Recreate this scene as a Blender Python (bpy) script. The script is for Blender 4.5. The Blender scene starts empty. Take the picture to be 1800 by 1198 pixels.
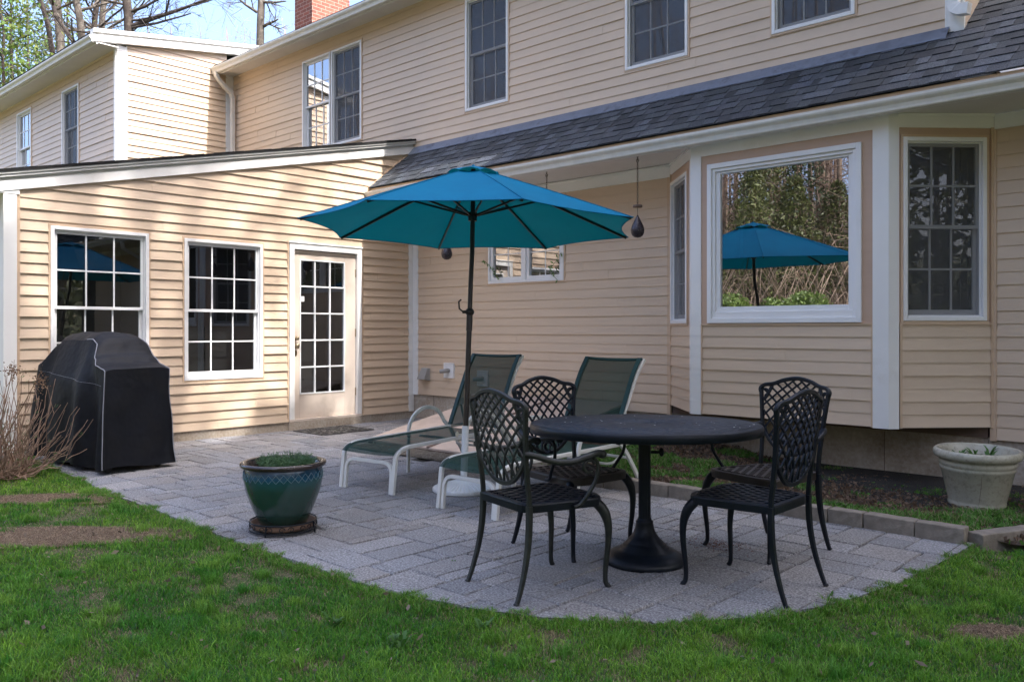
import bpy, math, random
import numpy as np
from mathutils import Vector, Matrix, noise

R_ = math.radians
scene = bpy.context.scene
# ------------------------------------------------------------------ camera
CAM = (8.845, -7.568, 1.22)
FPX, PX0, PY0 = 1467.0, 900.0, 579.0            # focal length / principal column / horizon row of the 1800 px photograph
YAW = math.atan(1353 / 1467.0)
FW = (-math.sin(YAW), math.cos(YAW)); RT = (math.cos(YAW), math.sin(YAW))
cam_d = bpy.data.cameras.new('camera'); cam = bpy.data.objects.new('camera', cam_d)
scene.collection.objects.link(cam); scene.camera = cam
cam.location = CAM; cam.rotation_euler = (R_(90), 0, YAW)
cam_d.sensor_width = 36; cam_d.lens = FPX / 1800 * 36; cam_d.shift_y = (PY0 - 599) / 1800
cam_d.clip_start = 0.05; cam_d.clip_end = 400
# ------------------------------------------------------------------ world / sun
SUN = Vector((1.0, 0.045 * 1.52, 1.52)).normalized()      # direction towards the sun
elev = math.asin(SUN.z); azim = math.atan2(SUN.x, SUN.y)
w = bpy.data.worlds.new("World"); scene.world = w; w.use_nodes = True
nt = w.node_tree; bg = nt.nodes['Background']
sky = nt.nodes.new('ShaderNodeTexSky'); sky.sky_type = 'NISHITA'; sky.sun_disc = False
sky.sun_elevation = elev; sky.sun_rotation = azim
sky.air_density = 1.0; sky.dust_density = 5.0; sky.ozone_density = 2.6; sky.air_density = 0.65
wb = nt.nodes.new('ShaderNodeMix'); wb.data_type = 'RGBA'; wb.blend_type = 'MULTIPLY'; wb.inputs[0].default_value = 1.0; wb.inputs[7].default_value = (1.0, 1.0, 1.0, 1)   # camera white balance
nt.links.new(sky.outputs[0], wb.inputs[6]); nt.links.new(wb.outputs[2], bg.inputs[0]); bg.inputs[1].default_value = 0.15
sl = bpy.data.lights.new('sun', 'SUN'); so = bpy.data.objects.new('sun', sl); scene.collection.objects.link(so)
sl.energy = 2.0; sl.angle = R_(0.55); sl.color = (1.0, 0.965, 0.93)
so.rotation_euler = (-SUN).to_track_quat('-Z', 'Y').to_euler()
scene.view_settings.view_transform = 'Standard'; scene.view_settings.look = 'None'
scene.view_settings.gamma = 1.0; scene.view_settings.exposure = 2.35
try:
    scene.cycles.max_bounces = 8; scene.cycles.transparent_max_bounces = 16
    scene.cycles.sample_clamp_indirect = 6
except Exception: pass

def at(px, py, X=None, Y=None, Z=None, D=None):
    """photo pixel -> point on a world plane (or at a depth)"""
    l = (px - PX0) / FPX; d = (FW[0] + l * RT[0], FW[1] + l * RT[1], -(py - PY0) / FPX)
    if X is not None: t = (X - CAM[0]) / d[0]
    elif Y is not None: t = (Y - CAM[1]) / d[1]
    elif Z is not None: t = (Z - CAM[2]) / d[2]
    else: t = D
    return Vector((CAM[0] + t * d[0], CAM[1] + t * d[1], CAM[2] + t * d[2]))

# ------------------------------------------------------------------ mesh builder
class MB:
    def __init__(s): s.v = []; s.f = []; s.sm = []; s.mi = []; s.col = []
    def add(s, vs, fs, smooth=False, mi=0, col=None):
        o = len(s.v); s.v += [tuple(v) for v in vs]
        for f in fs: s.f.append(tuple(i + o for i in f)); s.sm.append(smooth); s.mi.append(mi); s.col.append(col)
    def box(s, x0, x1, y0, y1, z0, z1, mi=0, col=None):
        s.obox(((x0+x1)/2, (y0+y1)/2, (z0+z1)/2), (abs(x1-x0)/2, 0, 0), (0, abs(y1-y0)/2, 0), (0, 0, abs(z1-z0)/2), mi, col)
    def obox(s, c, a, b, d, mi=0, col=None):
        c = Vector(c); a = Vector(a); b = Vector(b); d = Vector(d)
        if a.cross(b).dot(d) < 0: a = -a
        vs = [c - a - b - d, c + a - b - d, c + a + b - d, c - a + b - d, c - a - b + d, c + a - b + d, c + a + b + d, c - a + b + d]
        s.add(vs, [(0, 3, 2, 1), (4, 5, 6, 7), (0, 1, 5, 4), (1, 2, 6, 5), (2, 3, 7, 6), (3, 0, 4, 7)], False, mi, col)
    def sweep(s, pts, prof, up=(0, 0, 1), closed=False, smooth=False, cap=True, mi=0, scale=None, col=None):
        """prof: list of (a,b); a along side, b along up-ish"""
        pts = [Vector(p) for p in pts]; n = len(pts); m = len(prof); up = Vector(up); vs = []
        for i, p in enumerate(pts):
            if closed: t = pts[(i + 1) % n] - pts[i - 1]
            else: t = pts[min(i + 1, n - 1)] - pts[max(i - 1, 0)]
            if t.length < 1e-9: t = Vector((0, 0, 1))
            t.normalize(); side = t.cross(up)
            if side.length < 1e-4: side = t.cross(Vector((1, 0, 0.01)))
            side.normalize(); u2 = side.cross(t)
            k = scale[i] if scale else 1
            for a, b in prof: vs.append(p + side * a * k + u2 * b * k)
        fs = []
        for i in range(n if closed else n - 1):
            j = (i + 1) % n
            for q in range(m):
                r = (q + 1) % m
                fs.append((i*m+q, i*m+r, j*m+r, j*m+q))
        s.add(vs, fs, smooth, mi, col)
        if cap and not closed:
            s.add(vs[:m], [tuple(range(m))[::-1]], False, mi, col); s.add(vs[-m:], [tuple(range(m))], False, mi, col)
    def tube(s, pts, r, n=8, closed=False, mi=0, col=None):
        """parallel transported round tube; r a number or list"""
        pts = [Vector(p) for p in pts]; N = len(pts)
        rr = r if isinstance(r, (list, tuple)) else [r] * N
        def tan(i):
            t = (pts[(i+1) % N] - pts[i-1]) if closed else (pts[min(i+1, N-1)] - pts[max(i-1, 0)])
            return t.normalized() if t.length > 1e-9 else Vector((0, 0, 1))
        t0 = tan(0); a = t0.orthogonal().normalized(); vs = []
        for i in range(N):
            t = tan(i); q = t0.rotation_difference(t); a = (q @ a); a = (a - t * a.dot(t)).normalized(); b = t.cross(a); t0 = t
            for k in range(n):
                th = 2 * math.pi * k / n; vs.append(pts[i] + (a * math.cos(th) + b * math.sin(th)) * rr[i])
        fs = []
        for i in range(N if closed else N - 1):
            j = (i + 1) % N
            for q in range(n): fs.append((i*n+q, i*n+(q+1) % n, j*n+(q+1) % n, j*n+q))
        s.add(vs, fs, True, mi, col)
        if not closed:
            s.add(vs[:n], [tuple(range(n))[::-1]], False, mi, col); s.add(vs[-n:], [tuple(range(n))], False, mi, col)
    def lathe(s, prof, n=48, c=(0, 0, 0), mi=0, wob=None, close=False):
        vs = []; m = len(prof)
        for k in range(n):
            th = 2 * math.pi * k / n; cs, sn = math.cos(th), math.sin(th)
            for r, z in prof:
                r2 = r * (wob(th, z) if wob else 1)
                vs.append((c[0] + r2 * cs, c[1] + r2 * sn, c[2] + z))
        fs = []
        for k in range(n):
            j = (k + 1) % n
            for q in range(m - 1 if not close else m):
                r = (q + 1) % m; fs.append((k*m+q, j*m+q, j*m+r, k*m+r))
        s.add(vs, fs, True, mi)
    def sphere(s, c, r, n=10, sq=(1, 1, 1), mi=0):
        vs = []; c = Vector(c)
        for i in range(n + 1):
            ph = math.pi * i / n
            for k in range(2 * n):
                th = math.pi * k / n
                vs.append(c + Vector((math.sin(ph)*math.cos(th)*r*sq[0], math.sin(ph)*math.sin(th)*r*sq[1], -math.cos(ph)*r*sq[2])))
        m = 2 * n
        s.add(vs, [(i*m+k, i*m+(k+1) % m, (i+1)*m+(k+1) % m, (i+1)*m+k) for i in range(n) for k in range(m)], True, mi)
    def build(s, name, mat, parent=None, bevel=0, seg=2, xf=None):
        me = bpy.data.meshes.new(name); me.from_pydata(s.v, [], s.f)
        me.polygons.foreach_set('use_smooth', s.sm)
        for m in (mat if isinstance(mat, (list, tuple)) else [mat]): me.materials.append(m)
        if any(s.mi): me.polygons.foreach_set('material_index', s.mi)
        if any(c is not None for c in s.col):
            ca = me.color_attributes.new('tint', 'FLOAT_COLOR', 'CORNER')
            arr = []
            for p, c in zip(s.f, s.col):
                c = c or (1, 1, 1); arr += [c[0], c[1], c[2], 1.0] * len(p)
            ca.data.foreach_set('color', arr)
        me.update()
        o = bpy.data.objects.new(name, me); scene.collection.objects.link(o)
        if parent: o.parent = parent
        if xf: o.matrix_local = xf
        if bevel:
            b = o.modifiers.new('bevel', 'BEVEL'); b.width = bevel; b.segments = seg; b.limit_method = 'ANGLE'; b.angle_limit = R_(40)
        return o

def tag(o, label=None, cat=None, group=None, kind=None):
    if label: o['label'] = label
    if cat: o['category'] = cat
    if group: o['group'] = group
    if kind: o['kind'] = kind
    return o
def empty(name, loc=(0, 0, 0), rz=0, label=None, cat=None, group=None, rot=None):
    o = bpy.data.objects.new(name, None); scene.collection.objects.link(o)
    o.location = loc; o.rotation_euler = rot or (0, 0, rz); o.empty_display_size = 0.1
    return tag(o, label, cat, group)
def copy_tree(o, parent=None):
    c = o.copy(); scene.collection.objects.link(c)
    if parent: c.parent = parent
    for ch in [x for x in bpy.data.objects if x.parent is o]: copy_tree(ch, c)
    return c

# ------------------------------------------------------------------ materials
def _mat(name):
    m = bpy.data.materials.new(name); m.use_nodes = True
    return m, m.node_tree, m.node_tree.nodes['Principled BSDF']
def N(t, typ, **kw):
    n = t.nodes.new(typ)
    for k, v in kw.items():
        if k in n.inputs: n.inputs[k].default_value = v
        else: setattr(n, k, v)
    return n
def ramp(t, src, stops):
    r = t.nodes.new('ShaderNodeValToRGB'); t.links.new(src, r.inputs[0])
    e = r.color_ramp.elements
    while len(e) < len(stops): e.new(0.5)
    for i, (p, c) in enumerate(stops): e[i].position = p; e[i].color = (*c, 1) if len(c) == 3 else c
    return r
def mixc(t, fac, a, b, blend='MIX'):
    m = t.nodes.new('ShaderNodeMix'); m.data_type = 'RGBA'; m.blend_type = blend
    for sock, v in ((m.inputs[0], fac), (m.inputs[6], a), (m.inputs[7], b)):
        if hasattr(v, 'is_linked') or hasattr(v, 'links'): t.links.new(v, sock)
        elif isinstance(v, (tuple, list)): sock.default_value = (*v, 1) if len(v) == 3 else v
        else: sock.default_value = v
    return m.outputs[2]
def coords(t, scale=(1, 1, 1), rot=(0, 0, 0), src='Object'):
    c = t.nodes.new('ShaderNodeTexCoord'); mp = t.nodes.new('ShaderNodeMapping')
    mp.inputs['Scale'].default_value = scale; mp.inputs['Rotation'].default_value = rot
    t.links.new(c.outputs[src], mp.inputs[0]); return mp.outputs[0]
def noise_(t, vec, scale, detail=4, rough=0.6):
    n = N(t, 'ShaderNodeTexNoise'); n.inputs['Scale'].default_value = scale; n.inputs['Detail'].default_value = detail
    n.inputs['Roughness'].default_value = rough; t.links.new(vec, n.inputs['Vector']); return n.outputs['Fac']
def bump(t, h, p, strength=0.3, dist=0.01):
    b = t.nodes.new('ShaderNodeBump'); b.inputs['Strength'].default_value = strength; b.inputs['Distance'].default_value = dist
    t.links.new(h, b.inputs['Height']); t.links.new(b.outputs[0], p.inputs['Normal']); return b
def mat(name, base, rough=0.5, metal=0, var=0.12, vscale=3, bscale=0, bstr=0.2, bdist=0.003, stretch=(1, 1, 1), spec=0.5, tint=False, dirt=None, dscale=1.2, dthr=(0.5, 0.75), coat=0):
    m, t, p = _mat(name)
    p.inputs['Roughness'].default_value = rough; p.inputs['Metallic'].default_value = metal
    p.inputs['Specular IOR Level'].default_value = spec; p.inputs['Coat Weight'].default_value = coat
    v = coords(t, stretch)
    n1 = noise_(t, v, vscale, 5)
    lo = tuple(c * (1 - var) for c in base); hi = tuple(min(1, c * (1 + var)) for c in base)
    col = ramp(t, n1, [(0.3, lo), (0.7, hi)]).outputs[0]
    if dirt:
        nd = noise_(t, coords(t), dscale, 7, 0.7)
        f = ramp(t, nd, [(dthr[0], (0, 0, 0)), (dthr[1], (1, 1, 1))]).outputs[0]
        col = mixc(t, f, col, dirt)
    if tint:
        a = t.nodes.new('ShaderNodeVertexColor'); a.layer_name = 'tint'
        col = mixc(t, 1.0, col, a.outputs[0], 'MULTIPLY')
    t.links.new(col, p.inputs['Base Color'])
    if bscale: bump(t, noise_(t, v, bscale, 3), p, bstr, bdist)
    return m

M = {}
SID = (0.63, 0.49, 0.355)
M['siding'] = mat('vinyl_siding', SID, 0.42, var=0.035, vscale=1.5, bscale=60, bstr=0.12, bdist=0.002, stretch=(0.25, 0.25, 4), dirt=(0.545, 0.42, 0.305), dscale=0.9, dthr=(0.5, 0.85))
M['tan_trim'] = mat('tan_trim', (0.58, 0.42, 0.285), 0.45, var=0.05)
M['salmon'] = mat('tan_panel', (0.52, 0.36, 0.26), 0.5, var=0.05, bscale=50, bstr=0.1, stretch=(0.3, 0.3, 3))
M['white'] = mat('white_paint', (0.80, 0.79, 0.76), 0.4, var=0.04, vscale=2, bscale=25, bstr=0.06, dirt=(0.66, 0.63, 0.56), dscale=1.6, dthr=(0.55, 0.85))
M['vinyl'] = mat('white_vinyl', (0.80, 0.80, 0.79), 0.32, var=0.03)
M['soffit'] = mat('soffit_paint', (0.74, 0.71, 0.67), 0.5, var=0.05)
M['gutter'] = mat('gutter_aluminium', (0.68, 0.66, 0.60), 0.38, var=0.06, vscale=4, stretch=(3, 1, 1), dirt=(0.44, 0.41, 0.34), dscale=3, dthr=(0.55, 0.9))
M['grey_metal'] = mat('grey_vent_plastic', (0.33, 0.32, 0.30), 0.5, var=0.1)
M['nickel'] = mat('worn_brass', (0.35, 0.28, 0.18), 0.35, metal=0.9)
M['brick_dark'] = None

def m_concrete():
    m, t, p = _mat('foundation_concrete'); v = coords(t)
    n = noise_(t, v, 2.2, 8, 0.65); c = ramp(t, n, [(0.3, (0.25, 0.19, 0.13)), (0.5, (0.42, 0.345, 0.26)), (0.72, (0.52, 0.46, 0.38))]).outputs[0]
    n2 = noise_(t, v, 40, 3); c = mixc(t, 0.25, c, ramp(t, n2, [(0.35, (0.12, 0.10, 0.08)), (0.65, (0.5, 0.48, 0.45))]).outputs[0])
    t.links.new(c, p.inputs['Base Color']); p.inputs['Roughness'].default_value = 0.9
    bump(t, n2, p, 0.3, 0.004); return m
M['concrete'] = m_concrete()

def m_shingle():
    m, t, p = _mat('asphalt_shingle'); v = coords(t)
    a = t.nodes.new('ShaderNodeVertexColor'); a.layer_name = 'tint'
    n = noise_(t, v, 170, 2, 0.8); n3 = noise_(t, v, 3, 5)
    c = ramp(t, n, [(0.32, (0.007, 0.010, 0.014)), (0.5, (0.028, 0.034, 0.043)), (0.68, (0.13, 0.14, 0.155))]).outputs[0]
    c = mixc(t, 1.0, c, a.outputs[0], 'MULTIPLY')
    c = mixc(t, ramp(t, n3, [(0.5, (0, 0, 0)), (0.8, (0.35, 0.35, 0.35))]).outputs[0], c, (0.13, 0.13, 0.13))
    t.links.new(c, p.inputs['Base Color']); p.inputs['Roughness'].default_value = 0.85
    bump(t, n, p, 0.6, 0.003); return m
M['shingle'] = m_shingle()
M['flashing'] = mat('lead_flashing', (0.19, 0.22, 0.28), 0.4, metal=0.3, var=0.25, vscale=5, dirt=(0.09, 0.10, 0.13), dscale=5, dthr=(0.5, 0.7))

def m_brick():
    m, t, p = _mat('red_brick'); tc = t.nodes.new('ShaderNodeTexCoord')
    mp = t.nodes.new('ShaderNodeMapping'); t.links.new(tc.outputs['UV'], mp.inputs[0])
    b = t.nodes.new('ShaderNodeTexBrick'); t.links.new(mp.outputs[0], b.inputs[0])
    b.inputs['Scale'].default_value = 1; b.inputs['Brick Width'].default_value = 0.21; b.inputs['Row Height'].default_value = 0.073
    b.inputs['Mortar Size'].default_value = 0.006; b.inputs['Color1'].default_value = (0.30, 0.075, 0.045, 1); b.inputs['Color2'].default_value = (0.13, 0.04, 0.03, 1)
    b.inputs['Mortar'].default_value = (0.42, 0.32, 0.26, 1); b.inputs['Bias'].default_value = -0.1
    n = noise_(t, coords(t), 12, 5); c = mixc(t, 0.35, b.outputs['Color'], ramp(t, n, [(0.3, (0.12, 0.05, 0.035)), (0.7, (0.42, 0.20, 0.14))]).outputs[0])
    t.links.new(c, p.inputs['Base Color']); p.inputs['Roughness'].default_value = 0.9
    bump(t, b.outputs['Fac'], p, -0.6, 0.008); return m
M['brick'] = m_brick()

def m_glass(name, fac, tint=(0.62, 0.66, 0.68)):
    """window glass: part mirror, part see-through"""
    m, t, p = _mat(name); t.nodes.remove(p); out = t.nodes['Material Output']
    g = N(t, 'ShaderNodeBsdfGlossy'); g.inputs['Roughness'].default_value = 0.004; g.inputs['Color'].default_value = (0.95, 0.97, 1, 1)
    tr = N(t, 'ShaderNodeBsdfTransparent'); tr.inputs['Color'].default_value = (*tint, 1)
    fr = N(t, 'ShaderNodeLayerWeight'); fr.inputs['Blend'].default_value = 0.35
    ad = N(t, 'ShaderNodeMath', operation='MULTIPLY_ADD'); t.links.new(fr.outputs['Fresnel'], ad.inputs[0]); ad.inputs[1].default_value = 0.5; ad.inputs[2].default_value = fac; ad.use_clamp = True
    # faint waviness of the pane
    nz = noise_(t, coords(t), 0.9, 1); bp = t.nodes.new('ShaderNodeBump'); bp.inputs['Strength'].default_value = 0.02; bp.inputs['Distance'].default_value = 0.02
    t.links.new(nz, bp.inputs['Height']); t.links.new(bp.outputs[0], g.inputs['Normal'])
    mx = N(t, 'ShaderNodeMixShader'); t.links.new(ad.outputs[0], mx.inputs[0]); t.links.new(tr.outputs[0], mx.inputs[1]); t.links.new(g.outputs[0], mx.inputs[2])
    t.links.new(mx.outputs[0], out.inputs[0]); return m
M['glass'] = m_glass('window_glass', 0.09)
M['glass_hi'] = m_glass('picture_window_glass', 0.42)
def m_screen():
    m, t, p = _mat('insect_screen'); out = t.nodes['Material Output']
    p.inputs['Base Color'].default_value = (0.085, 0.09, 0.10, 1); p.inputs['Roughness'].default_value = 0.7
    tr = N(t, 'ShaderNodeBsdfTransparent'); mx = N(t, 'ShaderNodeMixShader'); mx.inputs[0].default_value = 0.52
    t.links.new(tr.outputs[0], mx.inputs[1]); t.links.new(p.outputs[0], mx.inputs[2]); t.links.new(mx.outputs[0], out.inputs[0]); return m
M['screen'] = m_screen()
M['room'] = mat('dim_room', (0.055, 0.05, 0.045), 0.9, var=0.3, vscale=2)
M['blind'] = mat('roman_shade_cloth', (0.45, 0.42, 0.36), 0.8, var=0.25, vscale=9)
M['door'] = mat('cream_door_paint', (0.66, 0.56, 0.47), 0.45, var=0.05, dirt=(0.5, 0.42, 0.34), dscale=2.4, dthr=(0.55, 0.85))
M['iron'] = mat('cast_aluminium', (0.0060, 0.0085, 0.014), 0.38, metal=0.0, var=0.35, vscale=9, bscale=90, bstr=0.25, bdist=0.002, spec=0.25, dirt=(0.014, 0.018, 0.018), dscale=7, dthr=(0.52, 0.8))
M['iron_moss'] = mat('mossy_cast_aluminium', (0.0062, 0.0080, 0.0075), 0.5, var=0.3, vscale=9, bscale=90, bstr=0.3, bdist=0.002, dirt=(0.020, 0.023, 0.015), dscale=18, dthr=(0.45, 0.7))
M['iron_brown'] = mat('brown_cast_aluminium', (0.022, 0.015, 0.012), 0.5, var=0.3, vscale=9, bscale=90, bstr=0.3, bdist=0.002)
M['chaise'] = mat('chaise_tube_paint', (0.66, 0.66, 0.62), 0.35, var=0.05, dirt=(0.45, 0.44, 0.38), dscale=5, dthr=(0.6, 0.85))
def m_table():
    m, t, p = _mat('table_top_casting'); v = coords(t)
    vo = t.nodes.new('ShaderNodeTexVoronoi'); vo.feature = 'DISTANCE_TO_EDGE'; vo.inputs['Scale'].default_value = 17; t.links.new(v, vo.inputs['Vector'])
    wv = t.nodes.new('ShaderNodeTexWave'); wv.wave_type = 'RINGS'; wv.rings_direction = 'Z'; wv.inputs['Scale'].default_value = 5; wv.inputs['Distortion'].default_value = 3; t.links.new(v, wv.inputs['Vector'])
    h = N(t, 'ShaderNodeMath', operation='ADD'); t.links.new(vo.outputs['Distance'], h.inputs[0]); 
    w2 = N(t, 'ShaderNodeMath', operation='MULTIPLY'); t.links.new(wv.outputs['Fac'], w2.inputs[0]); w2.inputs[1].default_value = 0.15
    t.links.new(w2.outputs[0], h.inputs[1])
    n = noise_(t, v, 30, 4); c = ramp(t, n, [(0.3, (0.006, 0.009, 0.016)), (0.62, (0.018, 0.024, 0.036)), (0.8, (0.05, 0.058, 0.070))]).outputs[0]
    t.links.new(c, p.inputs['Base Color']); p.inputs['Roughness'].default_value = 0.5; p.inputs['Specular IOR Level'].default_value = 0.35
    bump(t, h.outputs[0], p, 1.0, 0.02); return m
M['table'] = m_table()
def m_sling():
    m, t, p = _mat('green_sling_mesh'); out = t.nodes['Material Output']
    v = coords(t); n = noise_(t, v, 4, 4)
    c = ramp(t, n, [(0.3, (0.013, 0.040, 0.034)), (0.7, (0.022, 0.060, 0.050))]).outputs[0]
    t.links.new(c, p.inputs['Base Color']); p.inputs['Roughness'].default_value = 0.85; p.inputs['Specular IOR Level'].default_value = 0.12
    tr = N(t, 'ShaderNodeBsdfTransparent'); mx = N(t, 'ShaderNodeMixShader'); mx.inputs[0].default_value = 0.84
    t.links.new(tr.outputs[0], mx.inputs[1]); t.links.new(p.outputs[0], mx.inputs[2]); t.links.new(mx.outputs[0], out.inputs[0]); return m
M['sling'] = m_sling()
M['sling_hem'] = mat('green_sling_hem', (0.012, 0.05, 0.052), 0.6)
def m_canopy():
    m, t, p = _mat('umbrella_cloth'); out = t.nodes['Material Output']; v = coords(t)
    n = noise_(t, v, 3, 5); c = ramp(t, n, [(0.3, (0.0, 0.17, 0.35)), (0.7, (0.0, 0.21, 0.41))]).outputs[0]
    t.links.new(c, p.inputs['Base Color']); p.inputs['Roughness'].default_value = 0.7
    p.inputs['Specular IOR Level'].default_value = 0.15
    tl = N(t, 'ShaderNodeBsdfTranslucent'); tl.inputs['Color'].default_value = (0.0, 0.15, 0.15, 1)
    mx = N(t, 'ShaderNodeMixShader'); mx.inputs[0].default_value = 0.30
    wv = noise_(t, v, 400, 1); bump(t, wv, p, 0.15, 0.001)
    t.links.new(p.outputs[0], mx.inputs[1]); t.links.new(tl.outputs[0], mx.inputs[2]); t.links.new(mx.outputs[0], out.inputs[0]); return m
M['canopy'] = m_canopy()
M['bronze'] = mat('bronze_pole', (0.030, 0.024, 0.020), 0.35, metal=0.3, var=0.15)
M['base_white'] = mat('white_plastic_base', (0.66, 0.68, 0.68), 0.4, var=0.04, dirt=(0.45, 0.45, 0.42), dscale=6, dthr=(0.6, 0.85))
M['ivory'] = mat('ivory_knob', (0.62, 0.56, 0.42), 0.5)
M['cover'] = mat('black_cover_fabric', (0.0036, 0.0046, 0.0080), 0.62, var=0.35, vscale=5, bscale=3.2, bstr=0.55, bdist=0.05, dirt=(0.010, 0.010, 0.009), dscale=3, dthr=(0.5, 0.8), spec=0.3)
M['piping'] = mat('grey_piping', (0.24, 0.25, 0.28), 0.6)
M['rubber'] = mat('black_rubber', (0.015, 0.015, 0.015), 0.7)
M['mat'] = mat('rubber_doormat', (0.04, 0.038, 0.036), 0.6, bscale=30, bstr=0.8, bdist=0.01, dirt=(0.16, 0.15, 0.13), dscale=14, dthr=(0.5, 0.62))
M['bulkhead'] = mat('bulkhead_paint', (0.50, 0.40, 0.33), 0.55, var=0.06, dirt=(0.36, 0.28, 0.22), dscale=2.5)
M['bulk_frame'] = mat('weathered_wood', (0.16, 0.11, 0.085), 0.8, var=0.3, vscale=8, stretch=(0.3, 2, 2))
M['soil_pot'] = mat('potting_soil', (0.022, 0.017, 0.012), 0.95, var=0.4, vscale=40, bscale=60, bstr=1, bdist=0.01)
M['planter'] = mat('beige_planter', (0.42, 0.40, 0.315), 0.25, var=0.06, vscale=14, bscale=70, bstr=0.12, dirt=(0.27, 0.26, 0.20), dscale=30, dthr=(0.5, 0.7))
M['bead'] = mat('dark_mosaic_glass', (0.03, 0.022, 0.03), 0.2, var=0.5, vscale=60, dirt=(0.30, 0.27, 0.26), dscale=110, dthr=(0.60, 0.66), bscale=90, bstr=0.8)
M['chain'] = mat('rusty_chain', (0.10, 0.075, 0.055), 0.5, metal=0.6)
M['kerb'] = mat('concrete_edging', (0.22, 0.19, 0.155), 0.9, var=0.35, vscale=7, bscale=45, bstr=0.5, bdist=0.006, dirt=(0.10, 0.09, 0.07), dscale=5, dthr=(0.5, 0.75))
M['twig'] = mat('dry_twig', (0.27, 0.175, 0.12), 0.85, var=0.4, vscale=20)
M['dry_flower'] = mat('dried_flower_head', (0.20, 0.12, 0.07), 0.9, var=0.4, vscale=30)
def m_leafy(name, a, b, trans=0.3, tintattr=True):
    m, t, p = _mat(name); out = t.nodes['Material Output']
    at_ = t.nodes.new('ShaderNodeVertexColor'); at_.layer_name = 'tint'
    n = noise_(t, coords(t), 2.0, 4); c = ramp(t, n, [(0.3, a), (0.7, b)]).outputs[0]
    if tintattr: c = mixc(t, 1.0, c, at_.outputs[0], 'MULTIPLY')
    t.links.new(c, p.inputs['Base Color']); p.inputs['Roughness'].default_value = 0.55
    tl = N(t, 'ShaderNodeBsdfTranslucent'); t.links.new(c, tl.inputs['Color'])
    mx = N(t, 'ShaderNodeMixShader'); mx.inputs[0].default_value = trans
    t.links.new(p.outputs[0], mx.inputs[1]); t.links.new(tl.outputs[0], mx.inputs[2]); t.links.new(mx.outputs[0], out.inputs[0]); return m
M['grass'] = m_leafy('grass_blades', (0.9, 0.9, 0.9), (1.0, 1.0, 1.0), 0.35)
M['weed'] = m_leafy('weed_leaves', (0.045, 0.13, 0.02), (0.09, 0.20, 0.035), 0.3, False)
M['fern'] = m_leafy('feathery_leaves', (0.05, 0.12, 0.045), (0.09, 0.17, 0.07), 0.3, False)
M['needles'] = m_leafy('tree_foliage', (0.9, 0.9, 0.9), (1.0, 1.0, 1.0), 0.35)
M['bark'] = mat('grey_bark', (0.085, 0.07, 0.056), 0.95, var=0.45, vscale=6, bscale=10, bstr=1, bdist=0.03, stretch=(1, 1, 0.3), dirt=(0.20, 0.18, 0.15), dscale=6, dthr=(0.52, 0.7))
M['bark_dark'] = mat('dark_bark', (0.038, 0.028, 0.023), 0.95, var=0.4, vscale=6, bscale=10, bstr=1, bdist=0.03, stretch=(1, 1, 0.3), dirt=(0.11, 0.09, 0.07), dscale=5, dthr=(0.52, 0.7))
M['twigwood'] = mat('woodland_branches', (0.22, 0.16, 0.115), 0.95, var=0.45, vscale=0.3)

def m_ground(name, cols, scale=1.2, fine=60, bd=0.01):
    m, t, p = _mat(name); v = coords(t)
    n = noise_(t, v, scale, 8, 0.65); n2 = noise_(t, v, fine, 4, 0.7)
    c = ramp(t, n, cols).outputs[0]
    c = mixc(t, 0.45, c, ramp(t, n2, [(0.3, (0.2, 0.2, 0.2)), (0.7, (1, 1, 1))]).outputs[0], 'MULTIPLY')
    t.links.new(c, p.inputs['Base Color']); p.inputs['Roughness'].default_value = 0.95
    bump(t, n2, p, 0.8, bd); return m
M['lawn'] = m_ground('lawn_ground', [(0.3, (0.05, 0.10, 0.018)), (0.5, (0.10, 0.11, 0.04)), (0.72, (0.22, 0.16, 0.10))], 1.3, 70, 0.02)
M['hill'] = m_ground('hill_leaf_litter', [(0.3, (0.04, 0.028, 0.016)), (0.5, (0.09, 0.062, 0.036)), (0.72, (0.17, 0.12, 0.07))], 0.5, 8)
M['soil'] = m_ground('bed_soil', [(0.3, (0.030, 0.019, 0.013)), (0.5, (0.060, 0.040, 0.028)), (0.72, (0.15, 0.11, 0.08))], 4, 50, 0.04)
M['gravel'] = m_ground('gravel_strip', [(0.3, (0.10, 0.08, 0.06)), (0.5, (0.2, 0.17, 0.13)), (0.72, (0.33, 0.29, 0.24))], 20, 90, 0.02)
M['joint'] = m_ground('paver_joint_sand', [(0.3, (0.012, 0.010, 0.009)), (0.7, (0.035, 0.03, 0.024))], 3, 60)
def m_paver():
    m, t, p = _mat('concrete_paver'); v = coords(t)
    a = t.nodes.new('ShaderNodeVertexColor'); a.layer_name = 'tint'
    n2 = noise_(t, v, 95, 3, 0.75); n = noise_(t, v, 1.6, 6); n4 = noise_(t, v, 0.9, 5)
    c = ramp(t, n2, [(0.32, (0.085, 0.088, 0.095)), (0.5, (0.20, 0.203, 0.212)), (0.68, (0.42, 0.43, 0.44))]).outputs[0]
    c = mixc(t, 1.0, c, a.outputs[0], 'MULTIPLY')
    c = mixc(t, ramp(t, n, [(0.5, (0, 0, 0)), (0.78, (0.5, 0.5, 0.5))]).outputs[0], c, (0.14, 0.115, 0.095))
    c = mixc(t, ramp(t, n4, [(0.58, (0, 0, 0)), (0.75, (0.35, 0.35, 0.35))]).outputs[0], c, (0.32, 0.29, 0.25))
    t.links.new(c, p.inputs['Base Color']); p.inputs['Roughness'].default_value = 0.9
    bump(t, n2, p, 0.5, 0.004); return m
M['paver'] = m_paver()
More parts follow.
